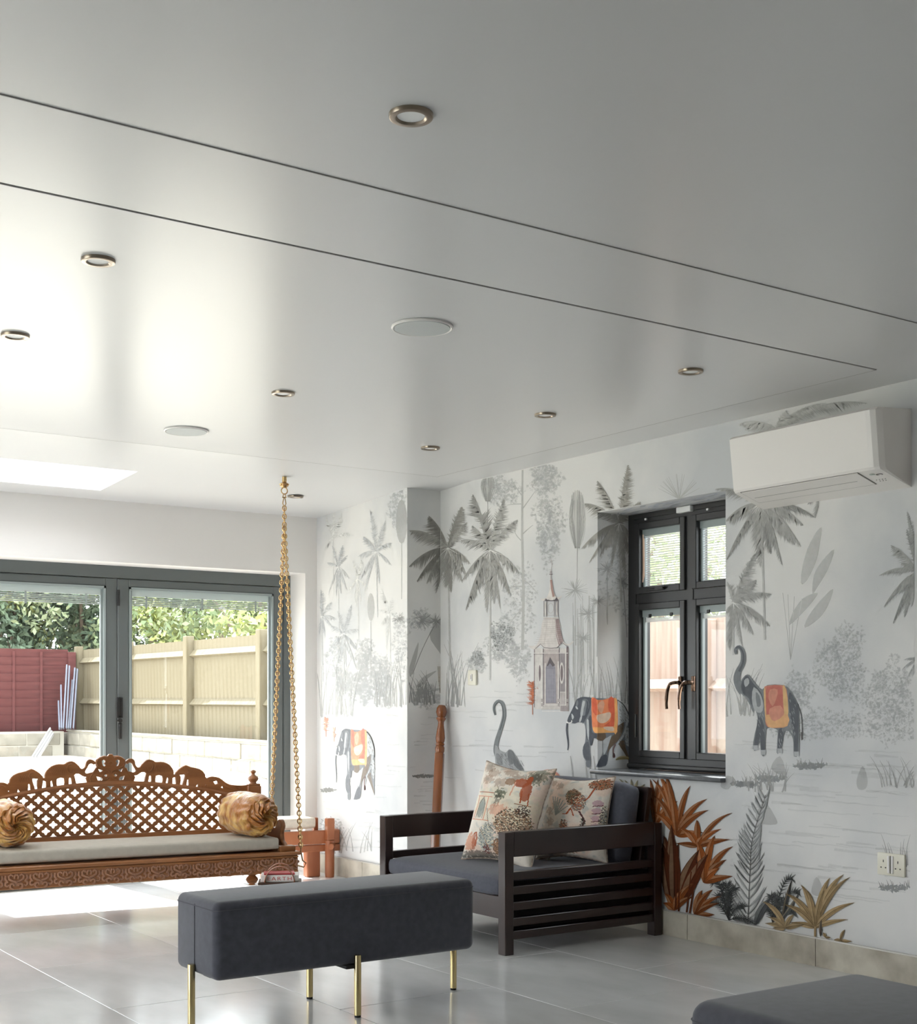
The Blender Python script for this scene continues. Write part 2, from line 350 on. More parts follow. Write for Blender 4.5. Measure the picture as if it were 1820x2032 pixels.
for s, (a, c) in enumerate(((ym+.024, y1-fw), (y0+fw, ym-.024))):
    for lvl, (z0, z1) in enumerate(((SILLZ+.062, ZTR), (ZTR+.05, HEADZ-.05))):
        f = .034; b = MB(); xx0, xx1 = XF-.012, XF+.07
        b.b2((xx0, a, z0), (xx1, a+f, z1), bev=.003, seg=1); b.b2((xx0, c-f, z0), (xx1, c, z1), bev=.003, seg=1); b.b2((xx0, a+f, z0), (xx1, c-f, z0+f), bev=.003, seg=1); b.b2((xx0, a+f, z1-f), (xx1, c-f, z1), bev=.003, seg=1)
        sash = b.obj('window_sash', M_BLKAL, win)
        MB().b2((XF+.04, a+f, z0+f), (XF+.044, c-f, z1-f)).obj('pane', M_GL, sash)
        b = MB(); b.b2((XF+.016, c-f-.016, z0+f), (XF+.034, c-f-.004, z1-f)); b.b2((XF+.016, a+f+.001, z0+f), (XF+.034, a+f+.006, z1-f)); b.b2((XF+.014, a+f, z1-f-.034), (XF+.036, c-f, z1-f))
        b.obj('blind_guide', M_ALUL, sash)
        b = MB()
        if lvl:
            n = 22
            for k in range(n): 
                zz = z0+f+.006+(z1-f-.04-z0-f-.006)*k/(n-1); b.box((XF+.027, (a+c)/2-.004, zz), (.008, c-a-2*f-.03, .0035))
        else:
            for k in range(6): b.box((XF+.027, (a+c)/2-.004, z1-f-.040-.004*k), (.010, c-a-2*f-.03, .0025))
        b.obj('blind', M_SLAT, sash, kind='stuff')
        if lvl == 0:
            for q in (.28, .8): MB().box((XF+.012, a+f+(c-a-2*f)*q, z1-f-.03), (.006, .02, .018), bev=.002, seg=1).obj('blind_clip', M_BLK, sash)
        if s == 0 and lvl == 1:
            MB().tube([(XF+.0, c-f-.02, z1-.06), (XF+.0, c-f-.022, z0+.12), (XF+.0, c-f-.018, z0+.06), (XF, c-f-.028, z0+.09), (XF, c-f-.026, z1-.08)], .003, 6).obj('blind_cord', M_CREAM, sash)
            MB().box((XF+.0, c-f-.022, z1-.055), (.01, .022, .04), bev=.004).obj('cord_winder', M_GL, sash)
        if s == 0 and lvl == 1: MB().box((XF-.018, (a+c)/2+.02, z0+.016), (.016, .13, .012), bev=.004).box((XF-.026, (a+c)/2-.02, z0+.022), (.014, .06, .014), bev=.004).obj('window_stay', M_BLK, sash)
        if lvl == 0:
            MB().box((XF-.017, c-.012 if s == 0 else a+.012, z0+.16), (.012, .014, .12), bev=.004).obj('hinge', M_BLK, sash)
M_HND = mat('bronze_handle_metal', rgb(120, 98, 84), .18, metal=1)
for yy, sgn in ((ym+.045, 1), (ym-.045, -1)):
    b = MB(); b.box((XF-.018, yy, 1.21), (.012, .022, .075), bev=.004)
    b.tube(smooth_pts([(XF-.024, yy, 1.215), (XF-.05, yy+.01, 1.216), (XF-.058, yy+.035, 1.205), (XF-.058, yy+.052, 1.17), (XF-.058, yy+.058, 1.12), (XF-.058, yy+.055, 1.085)], 4, False), [.011]*8+[.009]*8+[.0075]*5, 8)
    b.obj('window_handle', M_HND, win)
b = MB(); 
for a, c in (((XF-.012, y0+.02, HEADZ-.028), (XF, ym-.04, HEADZ-.008)), ((XF-.012, ym+.04, HEADZ-.028), (XF, y1-.05, HEADZ-.008))): b.b2(a, c)
tv = b.obj('trickle_vent', M_BLK, win)
MB().box((XF-.012, ym+.02, HEADZ-.018), (.026, .10, .03), bev=.003, seg=1).obj('vent_cap', mat('white_cap', (.8, .8, .8), .4), win)
for yy in (ym+.3, ym-.14): MB().box((XF-.015, yy, HEADZ-.036), (.008, .012, .010)).obj('vent_clip', mat('white_clip', (.8, .8, .8), .4), win)
M_SILL = mat('dark_slate_sill', rgb(88, 90, 94), .22, var=.15, vscale=30, spec=.6)
struct(MB().b2((XW-.035, y0-.0, SILLZ-.022), (XF+.001, y1+.022, SILLZ), bev=.004).obj('trim_3', M_SILL))
MB().box((XF-.012, ym, SILLZ+.016), (.03, y1-y0-.02, .028), bev=.012).obj('sill_bead', M_BLKAL, win)
# ============================================================ WALLPAPER PRINT (flat print lying on the walls)
MP_O = vcol('wallpaper_ink', .8, False, .1, 40, .2); MP_A = vcol('wallpaper_wash', .8, True, .06, 60, .2)
def lerp(a, b, t): return tuple(a[i]+(b[i]-a[i])*t for i in range(len(a)))
def top_v(u): return 1015-(u-1186)*.1575
REG = { # name: (wall, half planes a*u+b*v+c>=0, mapping)
 'W1': ('wall_right', [(1,0,-875),(-1,0,1186)], lambda u,v,o: on_x(u,v,XW-o)),
 'W2': ('wall_right', [(1,0,-1186),(-1,0,1440.5),(-.1575,-1,1015+.1575*1186)], lambda u,v,o: on_x(u,v,XW-o)),
 'W3': ('wall_right', [(1,0,-1186),(-1,0,1440.5),(0,1,-1546)], lambda u,v,o: on_x(u,v,XW-o)),
 'W4': ('wall_right', [(1,0,-1440.5),(-1,0,1814)], lambda u,v,o: on_x(u,v,XW-o)),
 'V': ('wall_right', [(1,0,-1186),(-1,0,1252),(.15,1,-1016-.15*1186),(0,-1,1525)], lambda u,v,o: on_y(u,v,WY1-o)),
 'R': ('wall_right_pier', [(1,0,-811.5),(-1,0,880)], lambda u,v,o: on_y(u,v,YR-o)),
 'P': ('wall_right_pier', [(1,0,-778),(-1,0,810.5)], lambda u,v,o: on_x(u,v,XP-.006-o)),
 'Z': ('wall_right_pier', [(1,0,-630),(-1,0,777.5)], lambda u,v,o: on_x(u,v,XP-o)),
}
WALLS = {'wall_right': wall_right, 'wall_right_pier': wall_pier}
class PL(list): lv = 0.0
LV = [0]
def clip(poly, hps):
    for a, b_, c in hps:
        out = []; n = len(poly)
        for i in range(n):
            p, q = poly[i], poly[(i+1) % n]; dp = a*p[0]+b_*p[1]+c; dq = a*q[0]+b_*q[1]+c
            if dp >= 0: out.append(p)
            if (dp >= 0) != (dq >= 0): t = dp/(dp-dq); out.append((p[0]+(q[0]-p[0])*t, p[1]+(q[1]-p[1])*t))
        poly = out
        if len(poly) < 3: return None
    return poly
LAYER = [0]
def emit(name, prims, regs, alpha=False, label=None):
    LAYER[0] += 1; base = .0004+LAYER[0]*.00013; lvs = [getattr(p, 'lv', None) for p, _ in prims]; vals = [l for l in lvs if l is not None]; l0 = min(vals) if vals else 0; step = min(4e-6, .0028/max(1, (max(vals)-l0) if vals else 1)) if not alpha else 1e-6; cur = l0; offs_ = []
    for l in lvs:
        if l is not None: cur = l
        offs_.append((cur-l0)*step)
    for rn in regs:
        wall, hps, mp = REG[rn]; mb = MB(); n = 0; N = max(1, len(prims))
        for (pts, col), of_ in zip(prims, offs_):
            q = clip(pts, hps)
            if not q: continue
            off = base+of_; n += 1
            w3 = [mp(u, v, off) for u, v in q]
            if max(p.z for p in w3) > 2.37 and rn in ('W1','W2','W4') or min(p.z for p in w3) < .125: 
                w3 = [Vector((p.x, p.y, min(max(p.z, .125), cz(p.y)-.004))) for p in w3]
            elif max(p.z for p in w3) > 2.3: w3 = [Vector((p.x, p.y, min(p.z, cz(p.y)-.004))) for p in w3]
            mb.add(w3, [tuple(range(len(w3)))], color=col)
        if n: 
            o = mb.obj(name, MP_A if alpha else MP_O, WALLS[wall], fix=False)
            if label: o['label'] = label
WR = ('W1','W2','W3','W4','V'); ALLR = ('W1','W2','W3','W4','V','R','P','Z')
def jit(c, a=.08): k = 1+random.uniform(-a, a); return tuple(x*k for x in c[:3])+tuple(c[3:])
def ribbon(pts, w0, w1, c, taper=None):
    out = []; n = len(pts); L = []
    if n < 2: return out
    for i, p in enumerate(pts):
        a = pts[max(0, i-1)]; b_ = pts[min(n-1, i+1)]; dx, dy = b_[0]-a[0], b_[1]-a[1]; l = math.hypot(dx, dy) or 1
        t = i/(n-1); w_ = (w0+(w1-w0)*t)/2 if taper is None else taper(t)/2
        L.append(((p[0]-dy/l*w_, p[1]+dx/l*w_), (p[0]+dy/l*w_, p[1]-dx/l*w_)))
    LV[0] += 1
    for i in range(n-1):
        cc = c(i/(n-1)) if callable(c) else c
        q_ = PL([L[i][0], L[i][1], L[i+1][1], L[i+1][0]]); q_.lv = LV[0]; out.append((q_, cc))
    return out
def bez(a, b_, c, n=10): return [((1-t)**2*a[0]+2*t*(1-t)*b_[0]+t*t*c[0], (1-t)**2*a[1]+2*t*(1-t)*b_[1]+t*t*c[1]) for t in [i/n for i in range(n+1)]]
def polyf(pts, c):
    tri = tessellate_polygon([[Vector((p[0], p[1], 0)) for p in pts]])
    LV[0] += 1; out = []
    for t in tri: q_ = PL([pts[i] for i in t]); q_.lv = LV[0]; out.append((q_, c))
    return out
def frond(c0, tip, w_, col, sag=.18, dens=1.0):
    dx, dy = tip[0]-c0[0], tip[1]-c0[1]; L = math.hypot(dx, dy)
    mid = (c0[0]+dx*.5, c0[1]+dy*.5-abs(dx)*sag-L*.02); P = bez(c0, mid, tip, 16); out = []
    out += ribbon(P, 0, 0, jit(col, .05), taper=lambda t: w_*.30*math.sin(PI*min(1, t*.92+.06))**.8)
    n = int(max(16, L/1.5)*dens)
    for i in range(n):
        t = (i+random.random())/n; k = min(15, int(t*16)); p = P[k]; q = P[k+1]; f = t*16-k
        p = (p[0]+(q[0]-p[0])*f, p[1]+(q[1]-p[1])*f); tx, ty = q[0]-P[k][0], q[1]-P[k][1]; l = math.hypot(tx, ty) or 1; tx /= l; ty /= l
        for sgn in ((1, -1) if random.random() < .55 else (1,)):
            nx, ny = -ty*sgn, tx*sgn
            if sgn == 1 and ny < -.3: nx, ny = -nx, -ny
            ln = w_*(.5+.85*random.random())*math.sin(PI*min(1, t*.85+.12))*(1 if sgn == 1 else .5)
            vx, vy = tx*.8+nx*.7, ty*.8+ny*.7+.45; vl = math.hypot(vx, vy); vx, vy = vx/vl*ln, vy/vl*ln
            bw = max(1.1, w_*.07)
            q_ = PL([(p[0]-tx*bw, p[1]-ty*bw), (p[0]+tx*bw, p[1]+ty*bw), (p[0]+vx, p[1]+vy)]); q_.lv = LV[0]+.1+.8*random.random(); out.append((q_, jit(col, .13)))
    return out
def palm(c0, tips, w_, col, trunk=None, light=(225,225,222)):
    out = []
    if trunk: out += ribbon([c0, (c0[0]+trunk[0]*.4, (c0[1]*.6+trunk[1]*.4)), (c0[0]+trunk[0], trunk[1])], max(1.6, w_*.13), max(1.6, w_*.16), lerp(rgb(212,212,210), col, .45))
    ts = sorted(tips, key=lambda t: t[1])
    for t in ts: out += frond(c0, t, w_*(.8+.5*random.random()), lerp(col, rgb(215,215,212), random.uniform(-.02, .28)))
    for k in range(6):
        a = random.uniform(.25, 2.9); r = w_*random.uniform(.6, 1.3)
        out += ribbon([c0, (c0[0]+math.cos(a)*r, c0[1]+math.sin(a)*r)], 1.2, .5, rgb(*light))
    return out
def cr(x, y, ox, oy, s): return (ox+x/s, oy+y/s)
C3 = lambda L: [cr(x, y, 520, 920, 4.065) for x, y in L]
C4 = lambda L: [cr(x, y, 880, 900, 3.138) for x, y in L]
C5 = lambda L: [cr(x, y, 1400, 900, 3.907) for x, y in L]
C8 = lambda L: [cr(x, y, 1260, 1400, 3.216) for x, y in L]
def blob(cx, cy, rx, ry, n, size, col, a):
    out = []
    for i in range(n):
        th = random.uniform(0, 2*PI); r = random.random()**.5*random.uniform(.8, 1.12); lump = 1+.18*math.sin(3*th+cx)+.12*math.sin(7*th+cy)
        x = cx+math.cos(th)*rx*r*lump; y = cy+math.sin(th)*ry*r*lump; s = size*random.uniform(.5, 1.5); q = random.uniform(0, PI)
        c_, s_ = math.cos(q)*s, math.sin(q)*s
        out.append(([(x-c_, y-s_), (x+s_*.55, y-c_*.55), (x+c_, y+s_), (x-s_*.55, y+c_*.55)], (*jit(col, .06), a)))
    return out
def grasses(x0, x1, y, h, n, col, a, lean=.3):
    out = []
    for i in range(n):
        x = random.uniform(x0, x1); hh = h*random.uniform(.5, 1.1); l = random.uniform(-lean, lean)*hh
        out += [(p, (*jit(col, .05), a)) for p, _ in ribbon(bez((x, y+random.uniform(-4, 4)), (x+l*.2, y-hh*.6), (x+l, y-hh), 4), 2.6, .4, lerp(col, rgb(205,205,204), .3))]
    return out
def papyrus(c0, r, n, col, a, base=None):
    out = []
    for i in range(n):
        th = random.uniform(-PI, PI); rr = r*random.uniform(.5, 1)
        out += [(p, (*col, a)) for p, _ in ribbon([c0, (c0[0]+math.cos(th)*rr, c0[1]+math.sin(th)*rr*.9)], 1.0, .4, col)]
    if base: out += [(p, (*col, min(1, a*1.3))) for p, _ in ribbon([c0, base], 1.6, 1.6, col)]
    return out
def wash(pts, col, a): return [(p, (*c_, a*.7)) for p, c_ in polyf(pts, col)]
G = lambda k: rgb(k, k, k-2)
random.seed(3)
# --- pale washes, distant trees
pr = []
for cx, cy, rx, ry, n in ((1082,950,28,30,420),(1090,1045,26,58,620),(1000,975,30,26,260),(998,1275,26,40,480),(948,1312,16,20,200),(1028,1310,22,34,300),(1035,1190,30,60,260),(1670,1320,44,66,900),(1765,1375,44,52,700),(1585,1372,24,36,300),(1640,1440,90,26,500),(1780,1440,60,30,300),(1230,1150,34,70,160)):
    pr += blob(cx, cy, rx*1.15, ry*1.15, int(n*1.3), 3.3, rgb(184,187,189), .2)
pr += blob(995, 1262, 22, 30, 420, 1.8, rgb(140,143,142), .4)+blob(948, 1308, 13, 15, 220, 1.8, rgb(140,143,142), .4)
emit('distant_tree_print', pr, WR, True)
pr = []
for cx, cy, rx, ry, n in ((735,1345,30,52,700),(700,1360,22,26,300),(765,1350,16,40,260),(680,1350,14,22,180),(720,1300,14,34,200),(790,1010,16,44,260),(665,1310,20,40,220),(850,1380,30,22,260),(835,1230,22,20,160),(795,1280,14,60,160)):
    pr += blob(cx, cy, rx*1.1, ry*1.1, int(n*1.3), 3.3, rgb(184,187,190), .2)
emit('distant_tree_print', pr, ('Z','P','R'), True)
# bare pale tree
pr = ribbon([(1037,930),(1036,1060),(1039,1180),(1037,1290)], 3.5, 6, (*G(196), .8))
for a, c_, e_ in (((1037,1000),(1015,1000),(1005,1003)),((1037,1010),(1055,985),(1062,975)),((1037,985),(1022,965),(1014,950)),((1037,1060),(1053,1045),(1058,1042)),((1037,1075),(1020,1060),(1022,1052)),((1038,1150),(1055,1160),(1068,1180)),((1038,1165),(1020,1160),(1005,1170)),((1037,1210),(1020,1220),(1012,1240))):
    pr += ribbon(bez(a, c_, e_, 6), 2.4, .8, (*G(200), .8))
emit('bare_tree_print', pr, WR, True)
# tall slim leaf stalks (cattail like) and pale banana leaves
pr = []
for (cx, cy, w_, h_) in ((1146,1030,17,58),(968,965,14,30)):
    for i in range(40):
        x = cx+random.uniform(-1, 1)*w_; pr += ribbon([(cx+(x-cx)*.3, cy+h_), (x, cy+random.uniform(-.3,.3)*h_), (cx+(x-cx)*.7, cy-h_*random.uniform(.6, 1))], .8, .5, (*G(184), .6))
    pr += wash([(cx+w_*math.sin(t)*(1), cy-h_*math.cos(t)) for t in [i*PI/8 for i in range(16)]], G(200), .35)+ribbon([(cx, cy+h_), (cx-1, cy+h_+90)], 1.6, 1.2, (*G(180), .7))
for pts in (C5([(900,570),(840,640),(770,800),(740,1000),(790,980),(860,830),(890,680)]), C5([(1000,740),(900,840),(840,950),(830,1090),(860,1050),(950,900)]), C5([(870,1080),(760,1120),(680,1230),(650,1330),(740,1250),(830,1150)]), C5([(990,1050),(900,1130),(800,1260),(770,1350),(880,1280),(950,1180)])):
    pr += wash(smooth_pts(pts, 3), G(202), .55)
for x in (600, 640, 690, 750): pr += ribbon(C5([(x, 900+x*.3), (660, 1600)]), 1, 1, (*G(196), .6))
for k in range(26): 
    x = random.uniform(1135, 1182); pr += ribbon([(x, random.uniform(1180, 1260)), (x+random.uniform(-3, 3), random.uniform(1330, 1385))], .9, .9, (*G(184), .55))
for q in ((820,850,90),(960,920,60),(900,1000,70),(870,1150,60),(1020,720,70),(1120,800,60)):
    c0 = C4([(q[0], q[1])])[0]; pr += papyrus(c0, q[2]/3.138, 46, G(186), .5, (c0[0]+random.uniform(-6, 8), c0[1]+110))
pr += grasses(1140,1250,1395,90,26,G(186),.5,.25)+grasses(885,925,1400,120,20,G(176),.5,.3)+grasses(1300,1430,1000,50,0,G(200),.4)
for i in range(16):
    th = -PI/2+random.uniform(-1.2, 1.2); pr += ribbon([(1348,990),(1348+math.cos(th)*45, 990+math.sin(th)*50)], 1.5, .5, (*G(212), .6))
emit('papyrus_print', pr, WR, True)
pr = []
for q in ((1290,1270,95),(1400,1270,80),(1500,1400,60),(1100,1250,60),(1300,1850,90)):
    c0 = C3([(q[0], q[1])])[0]; pr += papyrus(c0, q[2]/4.065, 50, G(168), .55)
pr += ribbon(bez(*C3([(1390,1310),(1290,1480),(1215,1700)]), 8), 1.4, 1.4, (*G(150), .8))
pr += grasses(812,876,1395,60,26,G(160),.6,.5)+grasses(740,811,1400,90,24,G(196),.5,.3)+grasses(636,700,1420,110,22,G(200),.5,.3)+grasses(640,740,1690,60,22,G(196),.5,.5)
for pts in (C3([(1350,1370),(1480,1210),(1530,1260),(1500,1400),(1490,1590),(1430,1520)]), C3([(1540,1160),(1590,1110),(1610,1140),(1560,1290)]), C3([(1250,1790),(1300,1720),(1410,1670),(1330,1740),(1280,1800)]), C3([(1190,1640),(1260,1440),(1250,1560),(1200,1720)])):
    pr += wash(smooth_pts(pts, 3), G(160), .55)
pr += wash([(868,1322),(884,1322),(890,1372),(872,1376)], rgb(190,178,160), .6)
for cx, cy, w_, h_ in ((736,1205,7,28),(797,1035,11,44)):
    pr += wash([(cx+w_*math.sin(t), cy-h_*math.cos(t)) for t in [i*PI/8 for i in range(16)]], G(192), .6)+ribbon([(cx, cy+h_), (cx, cy+h_+110)], 1.4, 1.4, (*G(196), .7))
emit('papyrus_print', pr, ('Z','P','R'), True)
# pale background palms on pier
pr = []
for c0, tips in ((C3([(570,600)])[0], C3([(520,440),(580,400),(640,420),(740,580),(500,700),(700,560)])), (C3([(770,930)])[0], C3([(730,780),(800,780),(690,1040),(760,1150),(860,1010),(800,1120)])), (C3([(1030,1210)])[0], C3([(960,1010),(1050,1080),(930,1180),(960,1300),(1000,1500),(1110,1230)]))):
    pr += palm(c0, tips, 9, rgb(214,214,212), (2, c0[1]+120))
emit('palm_print', pr, ('Z','P'))
# --- main palms, pier
pr = []
dk = rgb(186,188,190)
for cc, tips, w_ in (((610,830), [(565,660),(650,660),(690,740),(525,800),(705,930),(535,1060),(600,1070),(640,1050),(685,1020),(660,960)], 8), ((920,710), [(870,370),(995,460),(1050,640),(820,590),(775,750),(1045,820),(795,930),(830,1030),(950,970),(870,880)], 10), ((655,1370), [(610,1190),(720,1140),(780,1340),(560,1310),(555,1480),(770,1510),(760,1650),(600,1660),(680,1640),(640,1600),(720,1560)], 10), ((480,1230), [(475,1020),(560,1120),(600,1260),(510,1400),(560,1310),(465,1380)], 9)):
    c0 = C3([cc])[0]; pr += palm(c0, C3(tips), w_, dk, (3, c0[1]+130))
emit('palm_print', pr, ('Z','P'))
# --- main palms, right wall
pr = palm(C3([(1500,680)])[0], C3([(1190,540),(1188,830),(1350,425),(1610,350),(1250,950),(1330,960),(1405,1040),(1485,1000),(1530,1030),(1290,900)])+C4([(110,350),(145,430),(165,685),(118,800),(50,860),(145,760)]), 21, rgb(146,144,139), (4, 1330))
emit('palm_print', pr, ('R','W1'))
pr = palm(C4([(290,600)])[0], C4([(185,258),(375,285),(462,412),(472,745),(108,540),(118,790),(140,970),(200,860),(272,990),(318,930),(355,960),(420,885),(395,800),(180,450)]), 21, rgb(150,149,146), (0, 1350))
pr += palm(C4([(1095,435)])[0], C4([(1150,72),(960,172),(1142,250),(1225,305),(880,312),(862,590),(908,680),(975,640),(1050,700),(1135,745),(1165,640),(1010,600),(1165,520)]), 19, rgb(152,149,143), (4, 1195))
emit('palm_print', pr, ('W1','W2','V'))
pr = palm(C5([(430,385)])[0], C5([(160,520),(165,820),(260,640),(430,875),(400,700),(510,775),(595,862),(740,720),(758,555),(690,700),(560,720),(850,495),(80,275)]), 24, rgb(156,156,154), (8, 1270))
pr += palm(C5([(880,330)])[0], C5([(790,395),(850,495)]), 12, rgb(156,156,154))
pr += palm((1540,850), [(1466,842),(1478,852),(1720,800),(1560,815),(1600,812),(1640,800)], 16, rgb(186,186,184))
pr += palm(C5([(215,1155)])[0], C5([(385,775),(392,980),(512,1092),(497,1335),(370,1400),(285,1490),(190,1525),(150,1250),(170,1000),(320,1300)]), 18, rgb(164,164,162), (0, 1300))
pr += palm(C5([(1640,905)])[0], C5([(1562,455),(1560,590),(1440,712),(1350,945),(1383,1190),(1455,1315),(1545,1265),(1500,1080),(1600,1180),(1520,850)]), 17, rgb(154,155,153))
pr += palm(C5([(1650,1590)])[0], C5([(1520,1680),(1560,1755),(1540,1600),(1600,1740)]), 8, rgb(182,184,184))
emit('palm_print', pr, ('W4','W2'))
# --- ground: watery strokes and tufts
pr = []
def stroke_row(x0, x1, y, slope_, col, a, w_=3):
    pts = []; x = x0
    while x <= x1: pts.append((x, y+slope_*(x-x0)+random.uniform(-1.2, 1.2))); x += 12
    return ribbon(pts, w_, w_*.4, (*col, a*.5))
for i in range(60):
    x = random.uniform(1440, 1780); y = random.uniform(1450, 1780)+(x-1440)*.05; pr += stroke_row(x, min(1812, x+random.uniform(40, 170)), y, .06+.1*(y-1500)/400, G(190), .28, random.uniform(1.5, 7))
for i in range(26):
    x = random.uniform(880, 1100); y = random.uniform(1370, 1560); pr += stroke_row(x, x+random.uniform(30, 90), y, .02, G(186), .28, random.uniform(1.5, 5))
for i in range(22):
    x = random.uniform(1186, 1240); y = random.uniform(1370, 1400); pr += stroke_row(x, x+random.uniform(10, 30), y, 0, G(190), .3, 2)
for cx, cy in ((1605,1520),(1530,1545),(1775,1762),(1480,1556)):
    pr += blob(cx, cy, 30, 6, 130, 3, rgb(172,174,175), .5)+grasses(cx-30, cx+30, cy, 16, 12, G(170), .5, .4)
for pts in ([(1700,1548),(1712,1520),(1722,1546),(1718,1565),(1704,1566)],[(1530,1525),(1548,1500),(1560,1540)],[(1500,1630),(1515,1590),(1538,1620),(1540,1636)],[(1610,1770),(1620,1740),(1632,1762),(1625,1778)],[(1430,1560),(1440,1540),(1456,1545),(1446,1566)]):
    pr += wash(smooth_pts(pts, 3), G(178), .45)
pr += grasses(1485,1560,1570,52,22,G(182),.55,.8)+grasses(1750,1814,1560,55,20,G(180),.55,.8)+grasses(1440,1500,1420,100,16,G(186),.5,.4)+grasses(1750,1812,1720,60,12,G(186),.5,.3)
pr += grasses(1188,1250,1500,20,0,G(170),.5)
for x in (1132,1160,1168,1178): pr += ribbon([(x, 1500), (x+8, 1565)], 1.5, 5, (*G(186), .6))
emit('ground_wash_print', pr, WR, True)
pr = []
for i in range(50):
    x = random.uniform(636, 770); y = random.uniform(1400, 1700); pr += stroke_row(x, min(808, x+random.uniform(20, 60)), y, .05, G(198), .3, random.uniform(1.5, 5))
for i in range(24):
    x = random.uniform(813, 850); y = random.uniform(1400, 1640); pr += stroke_row(x, min(876, x+random.uniform(15, 40)), y, -.03, G(170), .3, random.uniform(1.5, 4))
pr += blob(650,1568,14,4,70,2.4,G(180),.5)+blob(842,1540,24,3,100,2.4,G(160),.5)+blob(690,1480,30,5,80,3,G(205),.4)+blob(655,1640,24,20,110,3,G(206),.4)
emit('ground_wash_print', pr, ('Z','P','R'), True)
# --- little rust trees
def rust_tree(x, y, h_, col, a=1):
    out = ribbon([(x, y), (x-1, y-h_*.95)], 1.4, .8, col)
    for i in range(int(h_*1.3)):
        yy = y-h_*random.uniform(.3, 1); th = random.uniform(-.2, PI+.2); L = h_*.22*random.uniform(.5, 1)
        out += ribbon([(x, yy), (x+math.cos(th)*L, yy-abs(math.sin(th))*L*.8)], 1.8, .5, jit(col, .25))
    return out
emit('rust_tree_print', rust_tree(1057,1418,62,rgb(182,112,84)), ('W1',))
emit('rust_tree_print', rust_tree(647,1462,36,rgb(206,158,140))+rust_tree(663,1472,26,rgb(212,176,160)), ('Z',))
# --- pagoda
PG = lambda L: [cr(x, y, 1040, 1080, 5.809) for x, y in L]
pr = []; st = lambda L, w_, c_: pr.extend(ribbon(PG(L), w_/5.809, w_/5.809, c_))
c1, c2, c3, c4 = rgb(128,118,120), rgb(176,166,164), rgb(206,202,198), rgb(104,98,102)
pr += polyf(PG([(118,1200),(510,1200),(515,1900),(120,1900)]), c3)
pr += polyf(PG([(225,1210),(405,1210),(405,1880),(225,1880)]), c2)
pr += polyf(PG([(250,1420),(300,1310),(360,1420),(372,1830),(252,1830)]), rgb(140,138,148))
for i in range(22): st([(254, 1450+i*17), (370, 1450+i*17)], 3, rgb(176,174,182))
for x in (272,290,308,328,350): st([(x,1440),(x,1825)], 2.5, rgb(172,170,178))
pr += polyf(PG([(262,1400),(300,1300),(358,1395),(330,1410),(300,1370),(275,1405)]), c4)
pr += polyf(PG([(415,1250),(482,1250),(482,1700),(415,1700)]), rgb(150,143,146))
for x, y0_, y1_, w_, c_ in ((120,1200,1880,10,c1),(140,1200,1880,12,c3),(205,1200,1890,14,rgb(214,210,206)),(222,1200,1890,8,c4),(245,1370,1850,9,rgb(216,212,208)),(395,1350,1880,14,rgb(218,214,210)),(408,1190,1880,9,c4),(480,1200,1880,12,rgb(214,210,206)),(500,1180,1900,22,rgb(120,108,110)),(510,1200,1900,5,c2)): st([(x,y0_),(x,y1_)], w_, c_)
for cx, w_ in ((182,20),(435,26)):
    pr += polyf(PG([(cx+w_*math.sin(t), 1485-(125)*math.cos(t)) for t in [i*PI/8 for i in range(16)]]), rgb(214,210,206)); pr += polyf(PG([(cx+w_*.6*math.sin(t), 1485-(95)*math.cos(t)) for t in [i*PI/8 for i in range(16)]]), c1)
for i in range(11): st([(232+i*15, 1205), (246+i*15, 1248)], 2.5, rgb(222,218,214)); st([(246+i*15, 1205), (232+i*15, 1248)], 2.5, rgb(222,218,214))
st([(112,1255),(510,1255)], 7, rgb(216,212,208)); st([(112,1268),(230,1268)], 4, c4)
for i, y in enumerate((1845,1862,1880,1898)): st([(235-i*12, y), (405+i*10, y)], 12, rgb(214-i*6,210-i*6,206-i*6)); st([(235-i*12, y+8), (405+i*10, y+8)], 3, c2)
st([(210,1925),(450,1925)], 10, rgb(216,214,212)); pr += polyf(PG([(420,1860),(515,1860),(515,1925),(420,1925)]), rgb(156,148,148))
for x in (425,440,455,470): st([(x,1710),(x,1850)], 5, c1)
for y in (1800,1850): 
    for x in (210,402,498): pr += polyf(PG([(x-12,y-18),(x+12,y-18),(x+12,y+18),(x-12,y+18)]), rgb(170,162,160))
# lower roof
rl = PG([(222,870),(200,1000),(170,1110),(130,1170),(50,1170),(90,1205),(140,1205),(190,1150),(230,1190),(310,1195),(380,1190),(440,1130),(480,1165),(540,1160),(575,1110),(520,1150),(460,1130),(425,1030),(400,860)])
pr += polyf(smooth_pts(rl, 2), rgb(208,203,199)); pr += polyf(PG([(355,870),(400,860),(420,980),(452,1120),(400,1165),(370,1050)]), rgb(150,132,132))
for i in range(13):
    y = 880+i*22; x0_ = 220-i*5-(i*i)*.3; x1_ = 400+i*4+(i*i)*.15; st([(x0_, y), (x1_, y+6)], 2.5, c2)
st([(268,880),(255,1000),(232,1150)], 3, c2); st([(360,870),(372,1000),(400,1120),(425,1165)], 4, rgb(220,216,212)); st([(130,1205),(190,1150),(230,1190),(310,1200),(380,1192),(440,1132),(500,1180)], 7, c1)
st([(225,850),(400,850)], 16, rgb(200,194,190)); st([(225,862),(400,862)], 4, c1)
